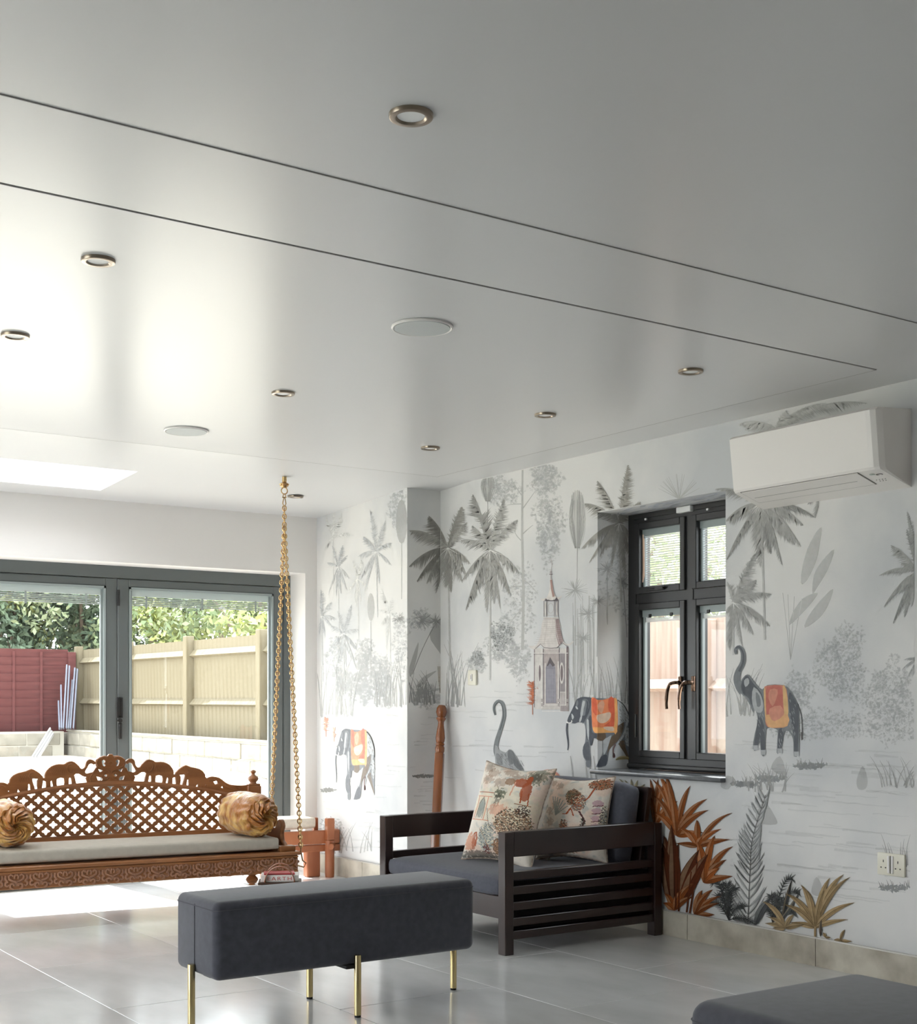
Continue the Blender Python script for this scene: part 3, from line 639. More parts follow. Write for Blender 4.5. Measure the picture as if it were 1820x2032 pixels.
# lantern
for x in (230,262,350,368,392): st([(x,650),(x,835)], 6, c1)
pr += polyf(PG([(240,640),(395,640),(395,655),(240,655)]), c4)
for x in (246,378): pr += [(q, rgb(212,208,204)) for q, _ in ribbon(PG([(x,670),(x,820)]), 2.4, 2.4, c1)]
for t in range(12):
    a, b_ = t*PI/6, (t+1)*PI/6; st([(308+34*math.sin(a), 738+58*math.cos(a)), (308+34*math.sin(b_), 738+58*math.cos(b_))], 4, c2)
st([(270,665),(350,665)], 3, c2); st([(270,820),(350,820)], 4, c2)
# upper roof and finial
pr += polyf(smooth_pts(PG([(300,410),(290,540),(255,620),(190,630),(225,655),(250,628),(300,645),(345,640),(375,612),(400,640),(440,590),(385,612),(345,560),(322,410)]), 2), rgb(210,205,201))
pr += polyf(PG([(300,410),(322,410),(335,520),(355,600),(330,610),(312,520)]), rgb(164,134,128))
pr += polyf(PG([(240,655),(250,622),(275,650)]), c4); pr += polyf(PG([(350,650),(375,608),(398,645)]), c4)
st([(308,405),(312,300)], 8, c2); st([(290,345),(332,345)], 10, c1); st([(295,320),(325,320)], 7, c1); st([(312,300),(325,230),(310,165)], 4, c2)
emit('pagoda_print', pr, ('W1',))
# --- elephants
EG = {'d': rgb(86,90,98), 'm': rgb(120,124,130), 'l': rgb(186,190,192), 'b': rgb(112,96,80), 'o': rgb(232,140,98), 'r': rgb(214,104,76), 'y': rgb(238,176,112), 'w': rgb(226,200,176)}
def walking(T, G2=EG):
    out = []
    def P(L, c_, sm=2): out.extend(polyf(smooth_pts([T(*p) for p in L], sm), c_))
    def S(L, w0, w1, c_, ): out.extend(ribbon(smooth_pts([T(*p) for p in L], 3, False), w0, w1, c_))
    k = abs(T(10, 0)[0]-T(0, 0)[0])/10
    P([(1270,290),(1400,400),(1500,600),(1520,800),(1522,1500),(1500,1520),(1420,1380),(1330,1240),(1280,1180),(1200,1190),(1110,1300),(1080,1500),(1030,1620),(860,1640),(850,1610),(960,1420),(1000,1250),(975,1100),(880,1095),(790,1060),(760,1190),(720,1200),(720,1350),(735,1500),(730,1620),(690,1650),(640,1620),(640,1520),(590,1450),(568,1300),(620,1130),(630,900),(600,760),(560,740),(700,300),(760,250)], G2['m'])
    P([(1280,300),(1400,420),(1500,640),(1510,760),(1440,720),(1330,800),(1270,760)], G2['l'])
    P([(1260,830),(1360,760),(1400,740),(1380,900),(1300,1080),(1230,1160),(1110,1280),(1060,1400),(1090,1200),(1120,1060),(1240,950)], G2['b'])
    P([(860,960),(1030,960),(1010,1100),(860,1090)], G2['b'])
    P([(1290,1170),(1400,1100),(1430,1250),(1515,1480),(1490,1510),(1400,1340)], G2['b'])
    P([(1450,850),(1520,900),(1520,1200),(1450,1200),(1420,1050)], G2['l'])
    P([(980,1110),(1080,1040),(1150,1000),(1120,1100),(1060,1280),(1000,1400),(985,1300)], G2['l'])
    P([(950,1420),(1060,1400),(1040,1600),(860,1635),(850,1612)], G2['d'])
    P([(640,900),(700,620),(750,640),(760,940),(850,960),(850,1060),(790,1060),(760,1190),(720,1200),(700,1060),(660,1100)], G2['d'])
    P([(650,700),(690,700),(700,900),(690,1100),(660,1000)], G2['l'])
    P([(600,1180),(690,1130),(710,1350),(720,1500),(650,1500),(590,1430),(572,1300)], lerp(G2['d'], G2['m'], .3))
    P([(640,1520),(730,1510),(728,1620),(690,1648),(645,1620)], G2['m'])
    P([(260,720),(290,620),(360,480),(440,300),(480,262),(560,232),(660,236),(740,260),(735,400),(690,560),(620,700),(590,745),(530,745),(480,740),(420,765),(360,760),(290,745)], G2['d'])
    P([(560,290),(640,270),(690,330),(690,450),(640,560),(600,610),(560,600),(530,560),(545,430)], G2['m']); P([(575,310),(620,330),(590,470),(570,600),(535,640),(525,560),(550,420)], G2['l']); P([(640,290),(680,340),(680,470),(620,590),(640,470),(655,380)], G2['d'])
    P([(520,640),(560,600),(550,680),(520,740),(500,720)], G2['l']); P([(440,330),(475,300),(480,380),(440,430)], G2['m']); P([(425,420),(460,430),(480,480),(440,470)], G2['l']); P([(345,570),(375,590),(395,640),(360,690)], G2['l'])
    S([(245,730),(290,760),(345,740),(350,700)], 36*k, 20*k, rgb(222,222,220)); S([(262,760),(250,900),(270,1080),(280,1200),(268,1300)], 40*k, 18*k, G2['d'])
    P([(745,270),(800,255),(860,290),(980,290),(1080,262),(1200,255),(1255,280),(1270,420),(1280,700),(1262,900),(1250,945),(1050,950),(860,960),(800,940),(770,860),(755,700)], G2['o'])
    P([(760,280),(850,280),(855,600),(800,560),(765,500)], G2['r']); P([(1090,268),(1200,262),(1210,700),(1190,820),(1000,810),(1120,720),(1150,560),(1090,500)], G2['r']); P([(1210,265),(1255,285),(1270,420),(1262,930),(1200,940),(1215,600)], G2['y']); P([(860,600),(1000,560),(1120,540),(1130,640),(1040,740),(930,760),(860,700)], G2['w'])
    P([(770,850),(860,840),(1000,850),(1200,840),(1255,870),(1250,940),(1050,950),(860,958),(800,935)], G2['y']); P([(980,840),(1180,830),(1190,920),(1060,900)], G2['w']); P([(865,400),(960,300),(1010,380),(960,560),(900,520)], lerp(G2['o'], G2['w'], .5))
    S([(1460,700),(1440,850),(1380,1020),(1280,1150),(1230,1250),(1210,1340)], 50*k, 26*k, G2['l']); S([(1230,1180),(1190,1280),(1190,1380)], 34*k, 20*k, rgb(120,96,94)); P([(1185,1350),(1215,1370),(1225,1440),(1185,1455),(1178,1400)], rgb(84,62,62))
    for i in range(70):
        x = random.uniform(1290, 1515); y = random.uniform(330+(x-1290)*.8, 1180); S([(x, y), (x+random.uniform(10, 40), y+random.uniform(20, 60))], .9, .4, jit(random.choice((G2['d'], G2['b'], G2['m'])), .1))
    S([(1270,290),(1400,400),(1480,540),(1512,640),(1522,800)], 1.6, 1.2, rgb(70,68,66))
    return out
T1 = lambda x, y: (1100+x/10.11, 1360+y/10.11)
T2 = lambda x, y: (663+(x-200)*.0607, 1447+(y-240)*.0998)
random.seed(8)
e1 = walking(T1)
emit('elephant_print', e1, ('W1','V'), label='printed walking elephant with an orange saddle cloth, folded round the window reveal')
pl = {k: lerp(v, rgb(232,232,232), .18) for k, v in EG.items()}
e2 = walking(T2, pl)
emit('elephant_print', e2, ('Z',), label='printed walking elephant with an orange saddle cloth')
# elephant with lifted trunk on the right
def uplift():
    out = []; A = lambda L: C5(L); B8 = lambda L: C8(L)
    def P(L, c_, sm=2): out.extend(polyf(smooth_pts(L, sm), c_))
    def S(L, w0, w1, c_): out.extend(ribbon(smooth_pts(L, 3, False), w0, w1, c_))
    d_, m_, l_ = rgb(98,101,106), rgb(128,131,134), rgb(176,178,180)
    S(A([(240,1555),(235,1520),(262,1500),(290,1540),(290,1620),(255,1690),(243,1750),(262,1810),(290,1850)]), 5, 16, m_)
    S(A([(235,1510),(262,1500),(292,1545),(292,1620),(262,1690)]), 2.5, 5, d_)
    body = A([(290,1740),(325,1712),(355,1735),(395,1790),(440,1830),(480,1795),(600,1795),(660,1840),(710,1930),(735,2032)])+B8([(1045,0),(1050,120),(1048,300),(1015,325),(1012,240),(1000,190),(960,160),(925,290),(905,300),(912,180),(900,150),(838,150),(832,310),(805,312),(798,220),(778,285),(752,275),(765,180),(785,90),(765,20)])+A([(370,2010),(345,1950),(310,1890),(275,1860),(262,1800)])
    P(body, m_, 2)
    P(A([(300,1740),(330,1725),(370,1780),(430,1850),(450,1920),(440,1980),(400,1990),(350,1940),(340,1900),(290,1860),(275,1800)]), d_); P(A([(375,1810),(430,1870),(450,1960),(430,2010),(380,1990),(360,1900)]), l_); P(A([(390,1850),(420,1880),(430,1950),(400,1960)]), m_); P(A([(300,1760),(330,1740),(340,1780),(310,1810)]), l_)
    P(A([(660,1850),(700,1920),(720,2000),(690,2020),(650,1960),(645,1880)]), d_); P(B8([(985,0),(1040,0),(1045,120),(1040,300),(1018,315),(1015,200),(1000,110)]), d_)
    P(B8([(790,60),(825,130),(830,300),(808,300),(800,200),(780,270),(760,265),(775,160)]), d_); P(B8([(920,150),(950,165),(935,280),(912,285)]), d_)
    for q in ((770,270),(820,300),(925,290),(1032,310)): P(B8([(q[0]-16,q[1]-16),(q[0]+16,q[1]-16),(q[0]+16,q[1]+14),(q[0]-14,q[1]+14)]), l_, 1)
    P(A([(455,1830),(475,1800),(590,1795),(630,1830),(642,1960),(640,2032)])+B8([(975,60),(975,130),(915,143),(850,138),(832,100),(833,0)]), rgb(198,136,118)); 
    P(A([(470,1830),(500,1805),(590,1805),(600,1950),(600,2032),(480,2032)]), rgb(190,116,104)); P(A([(500,1830),(560,1830),(550,1900),(520,1960),(490,1900)]), rgb(206,146,126)); P(A([(600,1800),(625,1830),(642,1960),(640,2032),(612,2032)]), rgb(214,178,130)); P(A([(452,1840),(466,1830),(470,2032),(462,2032)]), rgb(214,178,130))
    P(B8([(838,60),(975,55),(974,130),(915,140),(852,136)]), rgb(216,170,126)); P(B8([(860,20),(930,0),(950,60),(890,100),(862,70)]), rgb(206,146,126))
    S(B8([(1040,0),(1062,60),(1068,150),(1064,210)]), 1.4, 2.2, rgb(96,96,98)); S(B8([(1064,170),(1066,222)]), 4, 1.5, rgb(96,92,92))
    for i in range(40):
        q = random.choice(((790,100,30,90),(1010,80,24,120),(930,200,12,60))); x = q[0]+random.uniform(-1, 1)*q[2]; y = q[1]+random.uniform(-1, 1)*q[3]; S(B8([(x, y), (x+6, y+18)]), 1.0, .4, jit(l_, .1))
    return out
emit('elephant_print', uplift(), ('W4',), label='printed elephant lifting its trunk, with a red cloth')
# elephant half hidden behind the cushions
def behind():
    out = []; Q = lambda L: [cr(x, y, 740, 1340, 3.033) for x, y in L]
    def P(L, c_, sm=2): out.extend(polyf(smooth_pts(L, sm), c_))
    def S(L, w0, w1, c_): out.extend(ribbon(smooth_pts(L, 3, False), w0, w1, c_))
    S(Q([(738,240),(728,205),(735,172),(758,155),(782,175),(790,240),(770,320),(745,400),(740,460),(758,500)]), 4, 10, rgb(120,124,126)); S(Q([(735,235),(730,195),(755,162),(778,185),(786,250),(765,330)]), 1.6, 2, rgb(84,88,90))
    P(Q([(735,420),(765,450),(800,465),(820,445),(845,460),(880,520),(905,570),(960,640),(1000,760),(760,700),(740,560)]), rgb(150,152,153)); P(Q([(815,450),(845,462),(860,510),(830,540),(812,500)]), rgb(112,114,116)); P(Q([(850,480),(900,565),(890,575),(850,540)]), rgb(104,106,108)); P(Q([(742,470),(775,490),(780,540),(750,530)]), rgb(128,130,132))
    for i in range(60): x = random.uniform(745, 900); y = random.uniform(470+max(0, (x-850)), 590); S(Q([(x, y), (x+12, y+18)]), 1.2, .4, jit(rgb(110,112,114), .2))
    P(Q([(1020,620),(1030,570),(1080,570),(1115,590),(1140,640),(1120,720),(1010,720)]), rgb(196,138,124)); P(Q([(1060,580),(1085,575),(1105,600),(1110,660),(1080,660)]), rgb(212,170,124)); P(Q([(1040,580),(1058,578),(1062,650),(1040,650)]), rgb(178,108,100))
    return out
emit('elephant_print', behind(), ('W1',), label='printed elephant raising its trunk, partly hidden by the cushions')
# --- plants along the skirting
def leaf(a, c_, b_, w_, col, hi=None, vein=True):
    P = bez(a, c_, b_, 9); f = lambda t: w_*math.sin(PI*min(1, t**.8*.93+.06)); out = ribbon(P, 0, 0, (lambda t: lerp(lerp(col, (0, 0, 0), .5), col, math.sin(PI*min(1, t*.9+.12)))), taper=f); hi = hi or lerp(col, (.9, .7, .45), .16)
    L = []; 
    for i, p in enumerate(P):
        q = P[min(9, i+1)]; o = P[max(0, i-1)]; dx, dy = q[0]-o[0], q[1]-o[1]; l = math.hypot(dx, dy) or 1; k = f(i/9)*.25; L.append((p[0]+dy/l*k, p[1]-dx/l*k))
    out += ribbon(L, 0, 0, (lambda t: lerp(lerp(col, (0, 0, 0), .3), hi, math.sin(PI*min(1, t*.9+.1)))), taper=lambda t: f(t)*.36)
    if vein:
        out += ribbon(P, 1.3, .6, lerp(col, (0, 0, 0), .6)); out += ribbon([(p[0]-(L[i][0]-p[0]), p[1]-(L[i][1]-p[1])) for i, p in enumerate(P)], .9, .3, lerp(col, (0, 0, 0), .45))
    return out
OR, ORD, TAN, BLK = rgb(142,78,34), rgb(88,42,18), rgb(158,134,98), rgb(58,58,58)
pr = []
def fan(base, tips, w_, col, var=.3, bow=.15):
    for t in tips:
        dx, dy = t[0]-base[0], t[1]-base[1]; c_ = (base[0]+dx*.35, base[1]+dy*(.62+bow)); pr.extend(leaf(base, c_, t, w_*random.uniform(.8, 1.15), jit(col, var)))
random.seed(5)
# grey palm frond
st_ = C8([(720,1400),(735,1050),(750,850),(835,570)]); S_ = smooth_pts(st_, 8, False)
for i in range(44):
    t = i/44; k = min(len(S_)-2, int(t*(len(S_)-1))); p = S_[k]; L = 62*(1-t*.55)*(.75+.25*random.random())
    for sg in (-1, 1):
        a = math.radians(38-10*t+random.uniform(-5, 5)); q = (p[0]+sg*math.sin(a)*L, p[1]-math.cos(a)*L*1.0); pr += leaf(p, ((p[0]+q[0])/2+sg*4, (p[1]+q[1])/2+3), q, 4.2, lerp(rgb(96,98,98), rgb(170,172,172), random.random()), rgb(190,190,190), False)
pr += ribbon(S_, 1.5, 1, rgb(90,90,90))
# dark fern fronds
for b0, tips in ((C8([(600,1370)])[0], C8([(470,1090),(500,1130),(560,1150),(590,1145),(640,1170),(700,1290),(770,1400),(470,1260),(520,1220),(590,1210)])), (C8([(880,1390)])[0], C8([(1005,1105),(920,1230),(870,1220),(1050,1190),(820,1300),(960,1260),(1030,1320)]))):
    for t in tips:
        c_ = ((b0[0]+t[0])/2, min(b0[1], t[1])-12); P = bez(b0, c_, t, 14); pr += ribbon(P, 2, .8, BLK)
        for k in range(2, 14):
            for sg in (-1, 1): dx = P[k][0]-P[k-1][0]; dy = P[k][1]-P[k-1][1]; l = math.hypot(dx, dy) or 1; q = (P[k][0]+(dx-dy*sg)/l*9, P[k][1]+(dy+dx*sg)/l*9+2); pr += ribbon([P[k], q], 2.4, .5, jit(rgb(70,72,72), .3))
pr += leaf(*C8([(770,1400),(800,1290),(870,1225)]), 16, rgb(84,86,88), rgb(120,122,122)); pr += leaf(*C8([(940,1400),(960,1230),(1005,1105)]), 8, BLK); pr += leaf(*C8([(910,1400),(1000,1290),(1055,1180)]), 7, rgb(90,92,92))
# orange plant
fan(C8([(265,830)])[0], C8([(110,470),(150,440),(190,440),(355,512),(460,597),(468,668),(110,570),(115,680),(435,810),(300,780),(230,560)]), 13, OR)
fan(C8([(400,900)])[0], C8([(620,685),(553,788),(605,855),(395,730),(280,780),(330,800),(260,880),(430,840)]), 12, OR)
fan(C8([(440,1130)])[0], C8([(625,900),(585,985),(625,1090),(510,830),(540,1040),(400,870),(450,940)]), 16, OR)
fan(C8([(230,1240)])[0], C8([(185,830),(235,760),(205,1000),(280,880),(175,880)]), 20, ORD, .2)
for a, c_, b_, w_ in (((260,1300),(330,1050),(410,920),26),((290,1280),(380,1060),(465,950),26),((240,1300),(190,1050),(175,900),22),((250,1300),(260,1000),(235,800),24)): pr += leaf(*C8([a, c_, b_]), w_, jit(ORD, .2))
fan(C8([(250,1310)])[0], C8([(375,1135),(370,1220),(190,1200),(180,1260),(300,1180)]), 12, OR)
fan(C8([(380,1340)])[0], C8([(497,1175),(550,1215),(510,1335),(430,1180),(540,1260),(470,1200)]), 12, OR)
for a, b_ in (((270,900),(260,1300)),((400,1000),(350,1330)),((360,1060),(330,1320)),((285,1040),(280,1320))): pr += ribbon(C8([a, b_]), 2.5, 3.5, ORD)
# tan plants
fan(C8([(1150,1420)])[0], C8([(1245,1100),(1333,1078),(1375,1095),(1060,1145),(960,1200),(955,1270),(985,1385),(1402,1258),(1360,1365),(1210,1180),(1100,1180)]), 12, TAN, .15)
fan(C8([(960,1420)])[0], C8([(815,1250),(830,1390),(850,1350),(880,1420),(1015,1335),(1080,1400)]), 10, rgb(158,136,102), .2)
fan(C8([(1215,1480)])[0], C8([(1250,1480),(1200,1450)]), 6, TAN, .2); fan(C8([(1310,1500)])[0], C8([(1342,1430),(1385,1505),(1270,1495)]), 7, TAN, .2)
pr += ribbon(C8([(1150,1410),(1150,1475)]), 4, 4, TAN); pr += leaf(*C8([(1185,1475),(1180,1400),(1192,1365)]), 6, rgb(90,80,74))
emit('tropical_plant_print', pr, ('W3','W4'))
# pale green and orange tips under the sill, behind the armchair
pr = []
fan((1256,1600), [(1228,1545),(1240,1548),(1252,1546),(1266,1548),(1236,1560),(1280,1556)], 8, rgb(176,168,140), .1)
fan((1300,1640), [(1290,1546),(1306,1546),(1322,1550),(1290,1580),(1345,1590)], 12, OR, .25)
emit('leaf_print', pr, ('W3',))
pr = leaf((1222,1508), (1236,1498), (1262,1510), 7, rgb(176,162,120)); emit('leaf_print', pr, ('V',))
# soffit print
mb = MB()
for i in range(60):
    y = random.uniform(WY0+.02, WY1-.05); x = random.uniform(XW+.01, XF-.04); L = random.uniform(.05, .18); k = random.choice((rgb(186,190,198), rgb(204,206,212), rgb(170,172,178)))
    dx, dy = random.uniform(.01, .05), L; x2 = min(XF-.005, x+dx); y2 = min(WY1-.01, y+dy); wv = random.uniform(.004, .014); zz = HEADZ-.0008-i*.00001
    mb.add([(x, y, zz), ((x+x2)/2-wv, (y+y2)/2, zz), (x2, y2, zz), ((x+x2)/2+wv, (y+y2)/2, zz)], [(0,1,2,3)], color=k)
mb.obj('palm_print', MP_O, wall_right, fix=False)
# ============================================================ CEILING FITTINGS
M_NICK = mat('brushed_bronze_nickel', rgb(150, 138, 124), .28, metal=1); M_DIFF = mat('frosted_diffuser', (.82, .82, .82), .5)
M_WH = mat('white_plastic', rgb(232, 229, 226), .4)
def ring_prof(r0, r1): return [(r0, 0), (r0, -.003), (r0+.004, -.008), (r1-.004, -.009), (r1, -.005), (r1, 0)]
def downlight_mesh():
    n = 40; mb = MB(); prof = [(.030, .0), (.030, -.005), (.034, -.009), (.044, -.0095), (.047, -.0085), (.0485, -.004), (.0485, 0)]
    vs = []; 
    for r, z in prof: vs += [(r*math.cos(2*PI*j/n), r*math.sin(2*PI*j/n), z) for j in range(n)]
    k = len(prof); mb.add(vs, [(i*n+j, i*n+(j+1) % n, (i+1)*n+(j+1) % n, (i+1)*n+j) for i in range(k-1) for j in range(n)], True); return mb
LZ = 2.3955
spots = [(1.569, 2.459, 'nearest downlight, alone in the ceiling above the camera'), (1.343, 3.77, 'ceiling downlight at the left, just behind the second ceiling joint'),
 (1.385, 4.715, 'ceiling downlight cut by the left edge of the photo'), (2.555, 4.981, 'ceiling downlight midway between the two round speakers'),
 (3.72, 5.651, 'farthest small downlight, near the corner of the papered wall'), (3.705, 4.703, 'middle downlight of the row running beside the papered wall'),
 (3.67, 3.759, 'ceiling downlight nearest the air conditioner')]
protoL = None
for i, (x, y, lab) in enumerate(spots):
    lab = 'round bronze-rimmed '+lab; r = 1.24 if i == 0 else 1
    if i == 0:
        t = thing('ceiling_downlight', lab, 'downlight', (x, y, LZ), group='recessed ceiling downlights'); protoL = t
        downlight_mesh().obj('rim', M_NICK, t); MB().lathe([(.0, -.0042), (.0305, -.0042), (.0305, 0), (0, 0)], n=40).obj('diffuser', M_DIFF, t)
    else: t = copy_tree(protoL); t.location = (x, y, LZ); t['label'] = lab
    if i == 0: t.location.z = 2.4
    zz = LZ; t.scale = (1.0, 1.0, 1.0)
t = copy_tree(protoL); t.location = (3.80, 7.25, cz(7.25)-.001); t.rotation_euler = (.0514, 0, 0); t['label'] = 'round bronze-rimmed ceiling downlight just right of the hook of the swing chain'
M_GRILLE = mat('white_speaker_grille', rgb(196, 200, 200), .6, bump=.3, bscale=500)
for i, (x, y, lab) in enumerate(((2.486, 3.826, 'large round white ceiling speaker, the nearer of two'), (2.541, 5.94, 'large round white ceiling speaker, the farther of two'))):
    if i == 0:
        sp = t = thing('ceiling_speaker', lab, 'speaker', (x, y, LZ), group='round ceiling speakers')
        MB().lathe([(.0, -.009), (.085, -.009), (.094, -.0088), (.094, 0), (0, 0)], n=48).obj('grille', M_GRILLE, t)
        MB().tube([(.1*math.cos(a), .1*math.sin(a), -.004) for a in [2*PI*j/48 for j in range(48)]], .005, 6, closed=True).obj('rim', M_WH, t)
    else: t = copy_tree(sp); t.location = (x, y, LZ); t['label'] = lab
# ============================================================ AIR CONDITIONER
t = thing('air_conditioner', 'white wall-mounted air conditioner high on the papered wall', 'air conditioner', (XW, 3.77, 1.975))
def yl(y): return y-3.77
# side profile in x (from wall, negative outwards) and z
prof = [(0,.31),(-.205,.297),(-.222,.285),(-.196,.066),(-.188,.056),(0,0)]
M_AC = mat('white_ac_casing', rgb(236, 232, 228), .38); M_ACG = mat('grey_gap', rgb(120, 118, 116), .6)
mb = MB(); ya, yb = yl(3.385), yl(4.165)
def sect(y, k): return [(x*k, y, z) for x, z in prof]
secs = [sect(yb, .93), sect(yb-.01, 1), sect(ya+.05, 1), sect(ya+.03, .985), sect(ya+.012, .93), sect(ya+.002, .80), sect(ya, .6)]
vs = [p for s_ in secs for p in s_]; n = len(prof)
fs = [(i*n+j, i*n+j+1, (i+1)*n+j+1, (i+1)*n+j) for i in range(len(secs)-1) for j in range(n-1)]
fs += [tuple(range(n)), tuple((len(secs)-1)*n+j for j in range(n))[::-1]]
mb.add(vs, fs, False); mb.obj('casing', M_AC, t)
# louvre flap on underside
def under(fx, y, off=.0): # point on underside, fx 0 front..1 back
    x = -.188+.188*fx; z = .056-.056*fx; return (x, y, z-off)
mb = MB(); ya2, yb2 = yl(3.50), yl(4.12)
mb.add([under(.02, ya2, .0035), under(.60, ya2, .0035), under(.60, yb2, .0035), under(.02, yb2, .0035), under(.02, ya2, -.004), under(.60, ya2, -.004), under(.60, yb2, -.004), under(.02, yb2, -.004)], [(0,1,2,3),(4,7,6,5),(0,4,5,1),(1,5,6,2),(2,6,7,3),(3,7,4,0)])
mb.obj('louvre_flap', M_AC, t)
mb = MB()
for a, b_ in ((under(.0, ya2-.003, .001), under(.0, yb2+.003, .001)), (under(.62, ya2-.003, .001), under(.62, yb2+.003, .001)), (under(0, yb2+.003, .001), under(.62, yb2+.003, .001)), (under(0, ya2-.003, .001), under(.62, ya2-.003, .001)), (under(.34, ya2+.05, .004), under(.34, yb2-.02, .004))):
    mb.tube([a, b_], .0013 if b_[0] != under(.34, 0)[0] else .0006, 4)
mb.obj('seam', M_ACG, t)
mb = MB()
p = under(.2, yl(3.455), .001); mb.lathe([(0, -.0012), (.011, -.001), (.012, .002), (0, .002)], p, 20)
mb.obj('sensor', mat('pale_green_sensor', rgb(176, 188, 180), .3), t)
mb = MB(); p = under(.22, yl(3.425), .001)
mb.tube([(p[0]+.012*math.cos(a), p[1]+.012*math.sin(a), p[2]-.001) for a in [2*PI*j/20 for j in range(20)]], .0014, 5, closed=True)
for k in range(7): q = under(.45+.07*(k % 2), yl(3.43+.007*k), .001); mb.box(q, (.003, .003, .002))
mb.obj('indicator_marks', M_ACG, t, kind='stuff')
# ============================================================ SOCKET AND SWITCH
M_IV = mat('ivory_plastic', rgb(226, 222, 206), .35); M_HOLE = mat('socket_hole', rgb(50, 48, 44), .6)
t = thing('power_socket', 'white double power socket low on the papered wall at the right', 'socket', (XW, 3.476, .471))
MB().box((-.006, 0, 0), (.012, .132, .09), bev=.004).obj('face_plate', M_IV, t)
for sg in (1, -1): MB().box((-.0135, sg*.009, 0), (.006, .011, .07), rot=Euler((0, sg*.0, 0)).to_matrix(), bev=.002, seg=1).obj('rocker_switch', M_WH, t)
mb = MB(); mb.box((-.0125, 0, 0), (.001, .0025, .072))
for sg in (1, -1):
    mb.box((-.0122, sg*.035, .012), (.001, .004, .010))
    for q in (.011, -.011): mb.box((-.0122, sg*.035+q, -.014), (.001, .006, .005))
mb.obj('socket_holes', M_HOLE, t, kind='stuff')
t = thing('light_switch', 'small ivory fan-control switch plate on the papered wall near the corner', 'switch', (XW, 6.395, 1.258))
MB().box((-.007, 0, 0), (.014, .082, .088), bev=.004).obj('face_plate', M_IV, t)
MB().box((-.016, 0, 0), (.006, .018, .04), bev=.002, seg=1).obj('rocker_switch', M_WH, t); MB().box((-.0193, 0, .002), (.001, .004, .024)).obj('rocker_mark', M_HOLE, t)
# ============================================================ UPHOLSTERED BENCHES
M_VEL = mat('charcoal_velvet', rgb(72, 73, 82), .85, var=.14, vscale=40, bump=.12, bscale=500, sheen=.35, spec=.25)
M_SEAM = mat('charcoal_stitching', rgb(84, 84, 90), .9)
M_BRASS = mat('brushed_brass', rgb(214, 194, 144), .22, metal=1); M_FOOT = mat('black_foot_cap', rgb(22, 20, 22), .6)
def bench(t, L, W, z0, z1, legs, rad=.028):
    mb = MB(); mb.box((0, 0, (z0+z1)/2), (L, W, z1-z0), bev=rad, seg=5)
    body = mb.obj('upholstered_seat', M_VEL, t)
    hx, hy = L/2+.001, W/2+.001; zz = z1-rad
    def rect(inset, z): 
        r = rad; P = []
        for cx, cy, a0 in ((hx-r, hy-r, 0), (-hx+r, hy-r, 90), (-hx+r, -hy+r, 180), (hx-r, -hy+r, 270)):
            for k in range(5): a = math.radians(a0+k*22.5); P.append((cx+r*math.cos(a), cy+r*math.sin(a), z))
        return P
    MB().tube(rect(0, zz), .0016, 5, closed=True).obj('stitched_seam', M_SEAM, body)
    for sx in (-1, 1):
        MB().tube([(sx*(hx-.004), 0, z1-.02), (sx*hx, 0, zz), (sx*hx, 0, z0+.03), (sx*(hx-.006), 0, z0+.012)], .0016, 5).obj('side_seam', M_SEAM, body)
    src = None
    for (x, y, zt) in legs:
        if src is None or abs(src[1]-zt) > .001:
            l = MB().lathe([(0, .008), (.0128, .008), (.0128, zt-.002), (.0118, zt), (0, zt)], n=20).obj('leg', M_BRASS, t, loc=(x, y, 0)); fz = MB().lathe([(0, 0), (.0118, 0), (.0118, .009), (0, .009)], n=16).obj('foot_cap', M_FOOT, l); src = (l, zt)
        else: l = src[0].copy(); COL.objects.link(l); l.parent = t; l.location = (x, y, 0); f2 = fz.copy(); COL.objects.link(f2); f2.parent = l
    MB().box((0, 0, z0-.006), (L*.92, .06, .014), bev=.003, seg=1).box((0, 0, z0-.006), (.06, W+.0, .014), bev=.003, seg=1).obj('leg_bracket', M_FOOT, t)
t = thing('upholstered_bench', 'long charcoal upholstered bench on slim brass legs, in the middle of the tiled floor', 'bench', (2.428, 4.355, 0), group='charcoal upholstered benches')
bench(t, 1.07, .335, .185, .452, [(-.547, 0, .222), (.547, 0, .222), (.01, -.180, .222), (.01, .180, .222)])
t = thing('upholstered_bench', 'charcoal upholstered bench cut off by the bottom right corner of the photo', 'bench', (2.46, 1.85, 0), 0, group='charcoal upholstered benches')
bench(t, .59, .78, .185, .455, [(-.307, 0, .222), (.307, 0, .222), (0, -.403, .222), (0, .403, .222)], rad=.045)
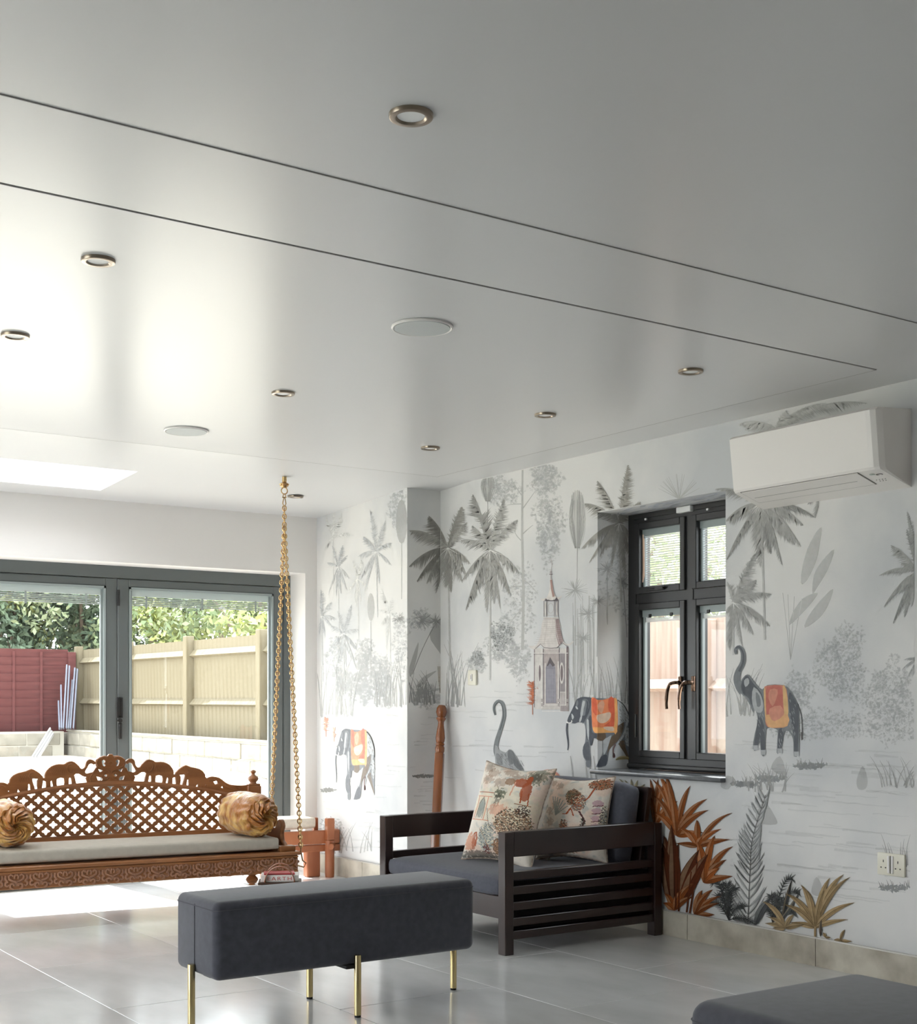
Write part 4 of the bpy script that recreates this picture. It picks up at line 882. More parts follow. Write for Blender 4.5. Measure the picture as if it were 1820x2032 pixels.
# ============================================================ ARMCHAIR
M_ESP = wood('dark_espresso_wood', rgb(52, 36, 33), rgb(38, 26, 25), .3, (1, 1, 1), 5, .02, .5, .1)
M_CUSH = mat('slate_grey_fabric', rgb(78, 80, 90), .8, var=.1, vscale=60, bump=.1, bscale=400, sheen=.15, spec=.3)
AX0, AX1, AY0, AY1 = 3.55, 4.49, 4.79, 5.86
t = thing('armchair', 'wide slatted dark wood armchair with slate grey cushions against the papered wall', 'armchair', (AX0, AY0, 0)); AW, AD = AY1-AY0, AX1-AX0
PT = .055
for yy, nm in ((0, 'near'), (AW-PT, 'far')):
    for xx in (0, AD-.05):
        MB().b2((xx, yy, 0), (xx+.048, yy+PT, .545 if xx == 0 else .54), bev=.003, seg=1).obj('leg', M_ESP, t)
    MB().b2((.048, yy+.002, .434), (AD-.05, yy+PT-.004, .546), bev=.003, seg=1).obj('arm_rail', M_ESP, t)
    MB().b2((.048, yy+.018, .366), (AD-.05, yy+PT-.02, .434-.03), bev=.001, seg=1) if 0 else None
    src = None
    for z0, z1 in ((.327,.367),(.264,.301),(.194,.231),(.124,.161),(.069,.100)) if nm == 'near' else ((.327,.367),(.264,.301),(.194,.231),(.124,.161),(.069,.100)):
        if src is None: src = MB().b2((.048, yy+.010, -.0185), (AD-.05, yy+PT-.012, .0185), bev=.002, seg=1).obj('side_slat', M_ESP, t); src.location = (0, 0, (z0+z1)/2)
        else: inst(src, 'side_slat', t, (0, 0, (z0+z1)/2))
MB().b2((.012, PT, .155), (.034, AW-PT, .255), bev=.002, seg=1).obj('front_rail', M_ESP, t)
MB().b2((AD-.045, PT, .10), (AD-.015, AW-PT, .30), bev=.002, seg=1).obj('rear_rail', M_ESP, t)
MB().b2((.034, PT, .215), (AD-.045, AW-PT, .245)).obj('seat_board', M_ESP, t)
for yy in (PT-.006, AW-PT+.004): MB().b2((.05, yy-.001, .072), (AD-.05, yy+.001, .318)).obj('side_liner', mat('black_lining', rgb(24, 20, 20), .9), t)
# back frame: leaning board
rb = Euler((0, math.radians(9), 0)).to_matrix()
MB().box((AD-.055, AW/2, .50), (.03, AW-2*PT-.01, .42), rot=rb, bev=.004, seg=1).obj('back_frame', M_ESP, t)
def soft_box(mb, c, d, rot=None, r=.05, puff=.02, nseg=8):
    bm = bmesh.new(); bmesh.ops.create_cube(bm, size=1)
    for v in bm.verts: v.co = Vector((v.co.x*d[0], v.co.y*d[1], v.co.z*d[2]))
    bmesh.ops.subdivide_edges(bm, edges=bm.edges[:], cuts=nseg, use_grid_fill=True)
    hx, hy, hz = d[0]/2, d[1]/2, d[2]/2; r = min(r, hx, hy, hz)
    out = []
    M = Matrix.Translation(Vector(c)) @ (rot.to_4x4() if rot else Matrix.Identity(4))
    bm.verts.index_update()
    for v in bm.verts:
        p = v.co.copy(); q = Vector((max(-hx+r, min(hx-r, p.x)), max(-hy+r, min(hy-r, p.y)), max(-hz+r, min(hz-r, p.z)))); dd = p-q
        if dd.length > 1e-9: p = q+dd.normalized()*min(r, dd.length if (abs(dd.x)>1e-9)+(abs(dd.y)>1e-9)+(abs(dd.z)>1e-9) < 2 else r)
        u_, v_, w_ = p.x/hx, p.y/hy, p.z/hz
        p.x += math.copysign(puff, p.x)*max(0, (1-v_*v_))*max(0, (1-w_*w_))*abs(u_)**2; p.y += math.copysign(puff, p.y)*max(0, (1-u_*u_))*max(0, (1-w_*w_))*abs(v_)**2; p.z += math.copysign(puff, p.z)*max(0, (1-u_*u_))*max(0, (1-v_*v_))*abs(w_)**2
        out.append(M@p)
    mb.add(out, [[v.index for v in f.verts] for f in bm.faces], True); bm.free(); return mb
soft_box(MB(), (.40, AW/2, .295), (.80, AW-2*PT-.01, .10), r=.04, puff=.008, nseg=12).obj('seat_cushion', M_CUSH, t)
rb2 = Euler((0, math.radians(10), 0)).to_matrix()
soft_box(MB(), (AD-.145, AW/2-.005, .530), (.13, AW-2*PT-.06, .40), rot=rb2, r=.045, puff=.012, nseg=12).obj('back_cushion', M_CUSH, t)
# ============================================================ PRINTED CUSHIONS
M_TOILE = vcol('printed_cotton', .7, False, .05, 90, .3, .05)
def pillow(name, lab, C, ex, ez, W, H, seed, base=(228,220,208), T=.075, decor=None, group=None):
    """C centre, ex width direction, ez height direction"""
    random.seed(seed); ex = Vector(ex).normalized(); ez = Vector(ez); ez = (ez-ex*ez.dot(ex)).normalized(); en = ex.cross(ez)
    Mx = Matrix((ex, en, ez)).transposed().to_4x4(); Mx.translation = Vector(C)
    N = 120; img = [[rgb(*base) for _ in range(N+1)] for _ in range(N+1)]
    def put(x, y, c, a=1):
        i, j = int(round(x*N)), int(round(y*N))
        if 0 <= i <= N and 0 <= j <= N: img[j][i] = lerp(img[j][i], c, a)
    def ell(cx, cy, rx, ry, c, a=1, rough=0):
        for j in range(int((cy-ry*1.4)*N), int((cy+ry*1.4)*N)+1):
            for i in range(int((cx-rx*1.4)*N), int((cx+rx*1.4)*N)+1):
                dx, dy = (i/N-cx)/rx, (j/N-cy)/ry; d = dx*dx+dy*dy
                if rough: d += rough*(noise.noise(Vector((i*.35, j*.35, seed)))+.3*noise.noise(Vector((i*1.3, j*1.3, seed))))
                if d < 1: put(i/N, j/N, c, a)
    def line(pts, c, w_=1, a=1):
        for (x0, y0), (x1, y1) in zip(pts, pts[1:]):
            n = int(max(abs(x1-x0), abs(y1-y0))*N*2)+1
            for k in range(n+1):
                x = x0+(x1-x0)*k/n; y = y0+(y1-y0)*k/n
                for q in range(w_): put(x+q/N, y, c, a)
    def dots(cx, cy, rx, ry, n, cols):
        for k in range(n):
            a, r = random.uniform(0, 2*PI), random.random()**.6; x, y = cx+rx*r*math.cos(a), cy+ry*r*math.sin(a); c = random.choice(cols)
            put(x, y, c); put(x+1/N, y, c, .7)
    # soft background tints
    for j in range(N+1):
        for i in range(N+1):
            n_ = noise.noise(Vector((i*.04, j*.04, seed*3.1))); n2 = noise.noise(Vector((i*.09, j*.12, seed*7.7)))
            if n_ > .05: img[j][i] = lerp(img[j][i], rgb(222,188,168), min(.55, (n_-.05)*2.2))
            if n2 > .22: img[j][i] = lerp(img[j][i], rgb(178,184,180), min(.6, (n2-.22)*3))
    decor(ell, line, dots)
    vs, fs, cs = [], [], []
    def P(u, v, side):
        x, z = u*2-1, v*2-1; pin = 1-.07*(1-x*x)*0; hx = W/2*(1.02-.13*(1-abs(z)**1.8)*abs(x)**3); hz = H/2*(1.02-.13*(1-abs(x)**1.8)*abs(z)**3)
        th = T*((1-x**2)*(1-z**2))**.42*(1+.06*noise.noise(Vector((x*2.5, z*2.5, seed))))
        w_ = .006*noise.noise(Vector((x*4, z*4, seed+9)))*(1-abs(x*z))
        return (x*hx, side*(th)+w_, z*hz)
    mb = MB(); 
    for side in (-1, 1):
        pts = [P(i/N, j/N, side) for j in range(N+1) for i in range(N+1)]; o = len(mb.v); mb.v += pts
        for j in range(N):
            for i in range(N):
                q = (o+j*(N+1)+i, o+j*(N+1)+i+1, o+(j+1)*(N+1)+i+1, o+(j+1)*(N+1)+i); mb.f.append(q if side < 0 else q[::-1]); mb.sm.append(True); mb.c.append(img[j][i] if side > 0 else img[j][N-1-i])
    o = mb.obj(name, M_TOILE, fix=False); o.matrix_world = Mx; tag(o, lab, 'cushion', group)
    # ruffled piping round the edge
    pp = []; K = 60
    E_ = [(t_, 0) for t_ in [k/K for k in range(K)]]+[(1, t_) for t_ in [k/K for k in range(K)]]+[(1-t_, 1) for t_ in [k/K for k in range(K)]]+[(0, 1-t_) for t_ in [k/K for k in range(K)]]
    for u, v in E_: p = P(u, v, 0); pp.append(p)
    m2 = MB(); m2.tube(pp, .004, 6, closed=True); m2.obj('piping', M_PIPE, o)
    return o
M_PIPE = mat('patterned_piping', rgb(196, 180, 164), .8, c2=rgb(120, 100, 90), vscale=60)
BR, GR, DK, RU, PK, YG, GY = rgb(150,112,82), rgb(98,104,84), rgb(62,54,46), rgb(168,84,48), rgb(214,158,132), rgb(224,214,186), rgb(150,156,150)
def dec1(ell, line, dots):
    ell(.55, .55, .5, .18, YG, .5, .8)
    for x, y in ((.12,.93),(.25,.88),(.5,.92),(.65,.85),(.2,.8),(.42,.78)): ell(x, y, .1, .05, BR, .45, 1.2)
    ell(.86, .9, .12, .1, GR, .7, 1.3); ell(.84, .88, .07, .05, DK, .6, 1.5)
    # rust tent-like deer shape
    ell(.70, .80, .1, .05, RU, .9, .4); ell(.79, .72, .07, .1, RU, .9, .3); ell(.79, .84, .035, .05, RU, 1, .2)
    line([(.74,.72),(.76,.6)], RU, 2); line([(.83,.7),(.86,.58)], RU, 2); line([(.62,.8),(.6,.66)], PK, 2); line([(.7,.585),(.9,.58)], BR, 2, .8)
    ell(.47, .66, .07, .05, GR, .85, 1.6); ell(.46, .60, .04, .07, DK, .6, 1.8); ell(.55, .80, .07, .04, BR, .8, .5)
    # arched house
    for x in (.14,.32): line([(x,.38),(x,.62)], PK, 2)
    line([(.1,.38),(.38,.38)], PK, 3); line([(.12,.62),(.36,.62)], PK, 3); line([(.1,.66),(.38,.66)], RU, 1, .6); ell(.235, .53, .055, .065, GY, .8); ell(.235, .48, .055, .08, GY, .8); line([(.18,.4),(.18,.54),(.235,.61),(.29,.54),(.29,.4)], DK, 1, .6)
    ell(.5, .5, .13, .06, PK, .7, .9)
    # dark shrub
    ell(.74, .38, .24, .13, BR, .8, 1.1); dots(.74, .39, .25, .15, 900, [DK, DK, BR, YG]); dots(.82, .52, .1, .06, 120, [DK, rgb(90,60,50)])
    ell(.42, .22, .12, .13, GY, .7, 1.0); dots(.42, .22, .13, .15, 300, [GY, rgb(110,118,118), YG])
    ell(.14, .16, .1, .09, PK, .9, 1); ell(.22, .16, .035, .09, RU, .7, .5); line([(.2,.24),(.24,.26),(.26,.2),(.24,.12)], RU, 3, .7); ell(.6, .14, .08, .08, BR, .9, 1.2); dots(.6, .14, .08, .09, 120, [DK, BR]); ell(.3, .03, .3, .04, DK, .7, 1.6); dots(.42, .1, .06, .07, 60, [rgb(110,50,50)])
    line([(.34,.5),(.42,.34),(.5,.3)], DK, 1, .6); line([(.3,.3),(.4,.2),(.5,.06)], BR, 1, .7)
def dec2(ell, line, dots):
    for x, y in ((.1,.85),(.2,.9),(.3,.86),(.16,.76),(.1,.6),(.2,.55),(.28,.62),(.12,.45),(.22,.42)): ell(x, y, .05, .045, GY if x < .2 else BR, .45, 1.4)
    ell(.85, .9, .14, .07, BR, .9, 1.2); dots(.84, .9, .16, .08, 380, [DK, BR, RU]); line([(.78,.84),(.72,.72),(.66,.66)], RU, 3)
    ell(.52, .72, .1, .1, BR, .9, .5); dots(.5, .73, .09, .09, 200, [DK, GR, BR]); ell(.6, .66, .1, .1, DK, .75, .5); dots(.6, .66, .1, .1, 160, [RU, RU, YG]); line([(.5,.58),(.45,.52),(.4,.52)], RU, 3); line([(.52,.57),(.55,.5)], RU, 2)
    for k in range(7): line([(.3,.5),(.22+.04*k,.72-.01*k*k*.3)], GY, 2, .8)
    for k in range(5): ell(.87, .3+.09*k, .08, .035, rgb(196,160,168), .9, .4); line([(.8,.26+.09*k),(.94,.28+.09*k)], rgb(110,60,66), 2, .9)
    ell(.96, .45, .05, .16, DK, .6, 1.5); dots(.96, .45, .06, .2, 260, [DK, GY, YG])
    line([(.62,.55),(.7,.45),(.66,.32),(.76,.22)], rgb(90,50,50), 3); line([(.3,.2),(.45,.3),(.6,.22),(.75,.3)], BR, 1)
    ell(.42, .38, .05, .06, BR, .8, 1.2); dots(.42, .38, .06, .08, 80, [DK, RU]); dots(.68, .4, .04, .08, 60, [DK]); ell(.15, .15, .12, .1, PK, .7, 1); ell(.5, .1, .12, .06, BR, .8, 1.1); dots(.5, .1, .14, .08, 160, [DK, BR, RU]); line([(.3,.05),(.42,.14)], DK, 2)
def on_plane(u, v, p0, n_):
    r = ray(u, v); n_ = Vector(n_); p0 = Vector(p0)-Vector((0, 0, CAMH)); t_ = p0.dot(n_)/r.dot(n_); return Vector((0, 0, CAMH))+r*t_
def pillow_px(name, lab, bl, br_, tl, p0, nrm, seed, decor, T=.07):
    A, B, D = (on_plane(*q, p0, nrm) for q in (bl, br_, tl)); ex = B-A; ez = D-A
    C = (B+D)/2; return pillow(name, lab, C, ex, ez, ex.length, ez.length, seed, T=T, decor=decor, group='toile print cushions on the armchair')
random.seed(1)
# (placed by corner points on a leaning plane that faces the room)
PILL1 = pillow_px('printed_cushion', 'larger left toile cushion with arched house and dark shrub, leaning on the armchair', (917,1703), (1052,1728), (968,1512), (3.83, 5.20, .385), (-.97, -.25, .33), 21, dec1, .09)
PILL2 = pillow_px('printed_cushion', 'smaller right toile cushion tilted beside the larger one on the armchair', (1037,1696), (1176,1704), (1108,1546), (4.11, 5.11, .39), (-1, -.50, .28), 33, dec2, .075)
PILL3 = pillow_px('printed_cushion', 'third toile cushion almost hidden behind the other two on the armchair', (966,1690), (1078,1706), (1012,1540), (4.06, 5.32, .40), (-1, -.30, .22), 47, dec2, .055)
# ============================================================ TURNED POST IN THE CORNER
M_OAK = wood('honey_stained_wood', rgb(146, 84, 42), rgb(102, 54, 24), .22, (1, 1, .15), 14, .02, .5, .4)
PB = on_z(843, 1772, 0); PB = Vector((4.30, 6.50, 0)); PTp = Vector((4.462, 6.655, 1.08))
ax = (PTp-PB); Lp = ax.length+.02
t = thing('turned_post', 'honey wooden bed post with turned top leaning in the papered corner', 'post', PB)
t.rotation_mode = 'QUATERNION'; t.rotation_quaternion = ax.to_track_quat('Z', 'Y')
S1 = .022
MB().box((0, 0, Lp*.5-.145), (.050, .050, Lp-.29), bev=.004, seg=2).obj('square_shaft', M_OAK, t)
zb = Lp-.29
MB().lathe([(0, zb-.002), (.019, zb), (.022, zb+.01), (.0225, zb+.03), (.020, zb+.04), (.017, zb+.043), (.021, zb+.048), (.021, zb+.056), (.017, zb+.06), (.020, zb+.066), (.0225, zb+.09), (.019, zb+.13), (.0145, zb+.165), (.014, zb+.185), (.018, zb+.195), (.023, zb+.203), (.023, zb+.21), (.017, zb+.215), (.021, zb+.222), (.026, zb+.245), (.024, zb+.268), (.016, zb+.285), (0, zb+.29)], n=24, sx=1.25, sy=1.25).obj('turned_top', M_OAK, t)
# ============================================================ SWING SEAT
random.seed(4)
M_TEAK = wood('carved_teak', rgb(170, 114, 70), rgb(134, 84, 46), .34, (.4, 2, 3), 7, .04, .5, .25)
M_TEAKD = wood('carved_teak_relief', rgb(182, 136, 108), rgb(150, 108, 84), .4, (1, 1, 1), 12, .03, .5)
M_LINEN = mat('grey_beige_linen', rgb(186, 180, 168), .85, var=.06, vscale=30, bump=.08, bscale=600)
E_ = Vector((.8846*RT.x+.4664*FW.x, .8846*RT.y+.4664*FW.y)); D_ = Vector((-.4664*RT.x+.8846*FW.x, -.4664*RT.y+.8846*FW.y))
SO = Vector((3.49-.904*E_.x, 6.79-.904*E_.y)); SA = math.atan2(E_.y, E_.x)
def br(u, v, dd):
    r = ray(u, v); k = (SO.x*D_.x+SO.y*D_.y+dd)/(r.x*D_.x+r.y*D_.y); return ((k*r.x-SO.x)*E_.x+(k*r.y-SO.y)*E_.y, CAMH+k*r.z)
sw = thing('swing_seat', 'carved wooden swing seat hung on brass chains, with a lattice back and elephant cresting', 'swing', (SO.x, SO.y, 0), SA)
YBK = .20
# base frame
mb = MB()
mb.b2((-.90, -.275, .288), (.90, .26, .308), bev=.008, seg=3); mb.b2((-.885, -.262, .262), (.885, .25, .289), bev=.006, seg=2)
mb.obj('seat_frame', M_TEAK, sw)
fr = MB().b2((-.885, -.262, .198), (.885, -.235, .272), bev=.003, seg=1).obj('front_rail', M_TEAK, sw)
MB().b2((-.885, .225, .198), (.885, .25, .272), bev=.003, seg=1).obj('rear_rail', M_TEAK, sw)
for x in (-.872, .872): MB().b2((x-.013, -.235, .198), (x+.013, .225, .272), bev=.003, seg=1).obj('side_rail', M_TEAK, sw)
# carved scrolls on the front rail
mb = MB(); W_ = .118; y_ = -.264
def relief(pts, r): mb.tube([(p[0], y_, p[1]) for p in pts], r*1.7, 6)
def spiral(cx, cz_, r0, r1, a0, a1, n=14): return [(cx+(r0+(r1-r0)*k/n)*math.cos(math.radians(a0+(a1-a0)*k/n)), cz_+(r0+(r1-r0)*k/n)*math.sin(math.radians(a0+(a1-a0)*k/n))) for k in range(n+1)]
for sg in (-1, 1):
    f = lambda L: [(sg*x, z) for x, z in L]
    relief(f(spiral(.017, .217, .016, .005, -100, 200)), .0035); relief(f([(.002,.236),(.018,.240),(.034,.250),(.036,.264),(.026,.272),(.016,.264)]), .0035)
    relief(f(spiral(.042, .224, .014, .005, 100, -160)), .0032); relief(f([(.045,.240),(.052,.252),(.050,.268)]), .003); relief(f([(.008,.250),(.010,.262),(.002,.272)]), .003)
mb.lathe([(0,-.003),(.010,-.002),(.011,0),(0,0)], (0, -.2625, .224), 14, M=Matrix.Rotation(-PI/2, 4, 'X').to_3x3().to_4x4() if 0 else Matrix.Rotation(PI/2, 4, 'X'))
mb.lathe([(0,-.002),(.007,-.0015),(.008,0),(0,0)], (.059, -.2625, .252), 10, M=Matrix.Rotation(PI/2, 4, 'X'))
src = None
for k in range(-7, 8):
    x = k*W_
    if src is None: src = mb.obj('carved_scroll', M_TEAKD, fr, loc=(x, 0, 0))
    else: inst(src, 'carved_scroll', fr, (x, 0, 0))
mb = MB(); mb.b2((-.885, -.268, .198), (.885, -.26, .2035)).b2((-.885, -.268, .2765), (.885, -.26, .284)); mb.obj('moulding', M_TEAK, fr)
# feet
src = None
for x, y in ((-.80, -.20), (.645, -.20), (-.80, .20), (.645, .20)):
    if src is None: src = MB().lathe([(0,.198),(.030,.198),(.030,.190),(.018,.184),(.030,.172),(.034,.160),(.026,.146),(.014,.140),(.020,.134),(0,.132)], n=20).obj('turned_foot', M_TEAK, sw, loc=(x, y, 0))
    else: inst(src, 'turned_foot', sw, (x, y, 0))
# back: posts, bottom rail, arched rail
RAILC = [(-.02, .691, .663), (.09, .687, .660), (.2, .680, .655), (.311, .667, .644), (.424, .652, .630), (.546, .629, .611), (.651, .603, .580), (.76, .585, .556)]
def rail_z(s, k):
    s = abs(s+.02); P = RAILC
    for i in range(len(P)-1):
        a, c_ = P[i][0]+.02, P[i+1][0]+.02
        if a <= s <= c_: t = (s-a)/(c_-a); return P[i][k]+(P[i+1][k]-P[i][k])*t
    return P[-1][k]
for sg in (-1, 1):
    xx = sg*.79-.0
    MB().b2((xx-.040, YBK-.03, .308), (xx+.040, YBK+.03, .640), bev=.004, seg=1).b2((xx-.036, YBK-.026, .64), (xx+.036, YBK+.026, .652), bev=.003, seg=1).obj('back_post', M_TEAK, sw)
    MB().lathe([(0,.65),(.022,.652),(.018,.660),(.029,.672),(.031,.682),(.026,.692),(.012,.700),(.009,.708),(.016,.716),(.017,.722),(.008,.729),(0,.731)], (xx, YBK, 0), 20).obj('finial', M_TEAK, sw)
MB().b2((-.752, YBK-.018, .372), (.752, YBK+.018, .403), bev=.003, seg=1).obj('back_bottom_rail', M_TEAK, sw)
mb = MB(); ss = [-.752+1.504*i/48 for i in range(49)]; vs = []
for s in ss: 
    zt, zb_ = rail_z(s, 1), rail_z(s, 2); m_ = (zt+zb_)/2
    vs += [(s, YBK-.014, zb_), (s, YBK-.022, m_), (s, YBK-.016, zt), (s, YBK+.016, zt), (s, YBK+.016, zb_)]
mb.add(vs, [(i*5+j, i*5+(j+1) % 5, (i+1)*5+(j+1) % 5, (i+1)*5+j) for i in range(48) for j in range(5)], True); mb.obj('arched_rail', M_TEAK, sw)
# lattice with four-lobed openings
mb = MB(); CW, CH, tk = .0757, .0662, .007
def clampz(s, z): return (max(-.752, min(.752, s)), max(.398, min(rail_z(s, 2)+.006, z)))
n = 24; z0c = .532
for r in range(-6, 7):
    for c_ in range(-11, 12):
        cx = c_*CW+(CW/2 if r % 2 else 0)-.02; cz_ = z0c+r*CH/2
        if abs(cx) > .775 or cz_ < .385 or cz_ > rail_z(cx, 2)+CH*.42: continue
        outer, inner = [], []
        for k in range(n):
            a = 2*PI*k/n; ca, sa = math.cos(a), math.sin(a); q = 1/(abs(ca)/(CW/2)+abs(sa)/(CH/2)); outer.append((cx+ca*q, cz_+sa*q))
            l = .0116+.0090*abs(math.cos(2*a))**2.2; inner.append((cx+ca*l*1.06, cz_+sa*l*.94))
        vs = []
        for P_ in (outer, inner):
            for y in (-tk, tk): vs += [(clampz(*p)[0], YBK+y*(1 if P_ is outer else .75), clampz(*p)[1]) for p in P_]
        f = []
        for k in range(n):
            j = (k+1) % n; f += [(k, j, 2*n+j, 2*n+k), (n+k, 3*n+k, 3*n+j, n+j), (2*n+k, 2*n+j, 3*n+j, 3*n+k)]
        mb.add(vs, f, False)
mb.obj('lattice_panel', M_TEAK, sw, fix=False)
# cresting, cut from boards; right half traced, left half mirrored
Q3 = lambda L: [br(180+x/7.583, 1480+y/7.583, YBK) for x, y in L]
Q1 = lambda L: [br(380+x/5.6875, 1480+y/5.6875, YBK) for x, y in L]
mir = lambda L: [(-.04-x, z) for x, z in L][::-1]
eA = Q3([(525,245),(555,210),(610,195),(650,230),(665,290),(700,330),(740,322),(765,285),(830,225),(880,212),(930,225),(970,250),(1050,245),(1120,260),(1180,295),(1225,350),(1240,400),(1238,440),(1270,430),(1275,460),(1222,480),(1218,570),(1165,570),(1170,490),(1140,470),(1115,570),(1078,570),(1080,450),(970,445),(965,560),(915,560),(910,450),(870,450),(850,560),(800,560),(835,410),(780,388),(740,400),(700,430),(650,440),(600,420),(560,390),(600,395),(650,405),(680,370),(640,300),(620,262),(580,245),(545,265)])
eB = Q3([(1270,430),(1290,395),(1320,360),(1400,305),(1440,300),(1500,325),(1600,345),(1665,375),(1710,430),(1715,470),(1740,500),(1700,560),(1665,625),(1620,620),(1610,545),(1570,610),(1480,600),(1475,505),(1440,510),(1430,590),(1385,585),(1400,520),(1420,430),(1360,430),(1320,435),(1345,470),(1335,585),(1290,580)])
eC = Q1([(120,470),(140,400),(180,365),(230,350),(310,365),(370,410),(430,440),(520,450),(610,448),(640,445),(640,560),(430,555),(200,520)])
holeC = [Q1([(235,400),(290,385),(300,430),(260,440)]), Q1([(320,470),(350,440),(365,490)]), Q1([(140,440),(170,430),(165,460)])]
orn = [(240,150),(262,125),(290,118),(318,130),(338,158),(400,150),(460,170),(510,205),(515,270),(500,310),(560,390),(640,440),(660,470),(640,530),(620,580),(300,585)]
ornR = Q3(orn); 
orn_out = [p for p in ornR if p[0] > -.02]
cxs = -.02
full = orn_out+[(2*cxs-x, z) for x, z in orn_out[::-1]]
holes = []
for h_ in ([(370,220),(400,200),(432,215),(430,250),(412,300),(385,310),(365,290),(390,260),(372,245)], [(405,365),(450,335),(490,335),(470,370),(460,395),(430,385)], [(345,430),(370,418),(400,440),(380,462),(350,460)], [(415,470),(470,455),(515,440),(500,480),(490,512),(425,520),(412,500)]):
    a = Q3(h_); holes.append(a); holes.append([(2*cxs-x, z) for x, z in a][::-1])
plate([full]+holes, .022, M_TEAK, 'crest_ornament', sw, bevel=.003, y=YBK)
mb = MB(); Y2 = YBK-.012
def rel2(L, r=.003, both=True):
    for P_ in ((L, [(2*cxs-x, z) for x, z in L]) if both else (L,)): mb.tube(smooth_pts([(x, Y2, z) for x, z in P_], 3, False), r, 6)
rel2(Q3([(345,180),(400,165),(470,185),(505,240),(480,300),(420,330)])); rel2(Q3([(310,400),(350,355),(420,345),(480,335)])); rel2(Q3([(320,460),(340,490),(390,500),(430,460),(400,410),(350,400),(325,430)])); rel2(Q3([(520,330),(560,400),(600,460),(590,530)])); rel2(Q3([(292,230),(325,255),(292,290),(262,255),(292,230)]), .0025, False)
mb.obj('ornament_relief', M_TEAK, sw, kind='stuff')
for nm, pts, hl in (('carved_elephant', eA, []), ('carved_elephant', eB, []), ('carved_scroll_end', eC, holeC)):
    plate([smooth_pts(pts, 2)]+hl, .022, M_TEAK, nm, sw, bevel=.004, y=YBK)
    plate([mir(smooth_pts(pts, 2))]+[mir(h_) for h_ in hl], .020, M_TEAK, nm, sw, bevel=.004, y=YBK)
mb = MB()
rel2(Q3([(860,250),(905,255),(930,300),(910,360),(870,380),(850,330)]), .0028); rel2(Q3([(1400,345),(1440,345),(1460,390),(1440,420),(1405,410)]), .0026)
for k in range(9): rel2(Q3([(985+26*k, 275+k*3),(960+24*k, 330+k*4),(965+22*k, 400)]), .0011)
for k in range(6): rel2(Q3([(1490+26*k, 360+k*5),(1475+24*k, 400+k*5),(1480+20*k, 460+k*3)]), .0010)
rel2(Q1([(370,440),(430,480),(500,500),(540,480),(500,465)]), .003); rel2(Q1([(190,400),(230,380),(290,395),(320,430)]), .003)
mb.obj('carving_lines', M_TEAK, sw, kind='stuff')
# side arms with turned spindle
for sg in (-1, 1):
    plate([smooth_pts([(-.20,.308),(-.20,.34),(-.16,.36),(-.15,.40),(-.17,.44),(-.14,.47),(-.10,.455),(-.07,.42),(0,.43),(.08,.45),(.17,.47),(.17,.308)], 3)], .026, M_TEAK, 'arm_board', sw, bevel=.004)
    o = [c for c in sw.children if c.name.startswith('arm_board')][-1]; o.rotation_euler = (0, 0, PI/2); o.location = (sg*.835, 0, 0)
    MB().b2((sg*.835-.045, -.245, .306), (sg*.835+.045, -.185, .338), bev=.008, seg=2).obj('end_block', M_TEAK, sw)
# seat pad
pad = soft_box(MB(), (0, -.035, .351), (1.58, .40, .066), r=.016, puff=.003, nseg=16).obj('seat_mattress', M_LINEN, None)
pad.location = (SO.x, SO.y, 0); pad.rotation_euler = (0, 0, SA); tag(pad, 'long flat grey-beige seat mattress lying on the carved swing', 'cushion')
# chains
M_CH = mat('antique_brass', rgb(214, 190, 136), .3, metal=1, c2=rgb(178, 132, 92), vscale=30)
def link_mesh():
    mb = MB(); mb.tube([(.0105*math.cos(a), 0, .0145*math.sin(a)) for a in [2*PI*j/10 for j in range(10)]], .0036, 5, closed=True)
    mb.lathe([(0,-.004),(.0062,-.002),(.0062,.002),(0,.004)], (0, 0, .0), 8); return mb
LK = None; AN = Vector((.904, 0, cz(6.79)))
def chain(pts, name):
    global LK
    ch = MB().tube(pts, .0022, 5).obj(name, M_CH, sw); L = 0
    for a, b_ in zip(pts, pts[1:]):
        a, b_ = Vector(a), Vector(b_); d_ = b_-a; m_ = int(d_.length/.0215); q = d_.to_track_quat('Z', 'Y')
        for k in range(m_):
            p = a+d_*((k+.5)/m_); rot = (q @ Euler((0, 0, (k % 2)*PI/2+.3)).to_quaternion()).to_euler()
            if LK is None: LK = link_mesh().obj('chain_link', M_CH, ch, loc=p, rot=rot)
            else: inst(LK, 'chain_link', ch, p, rot)
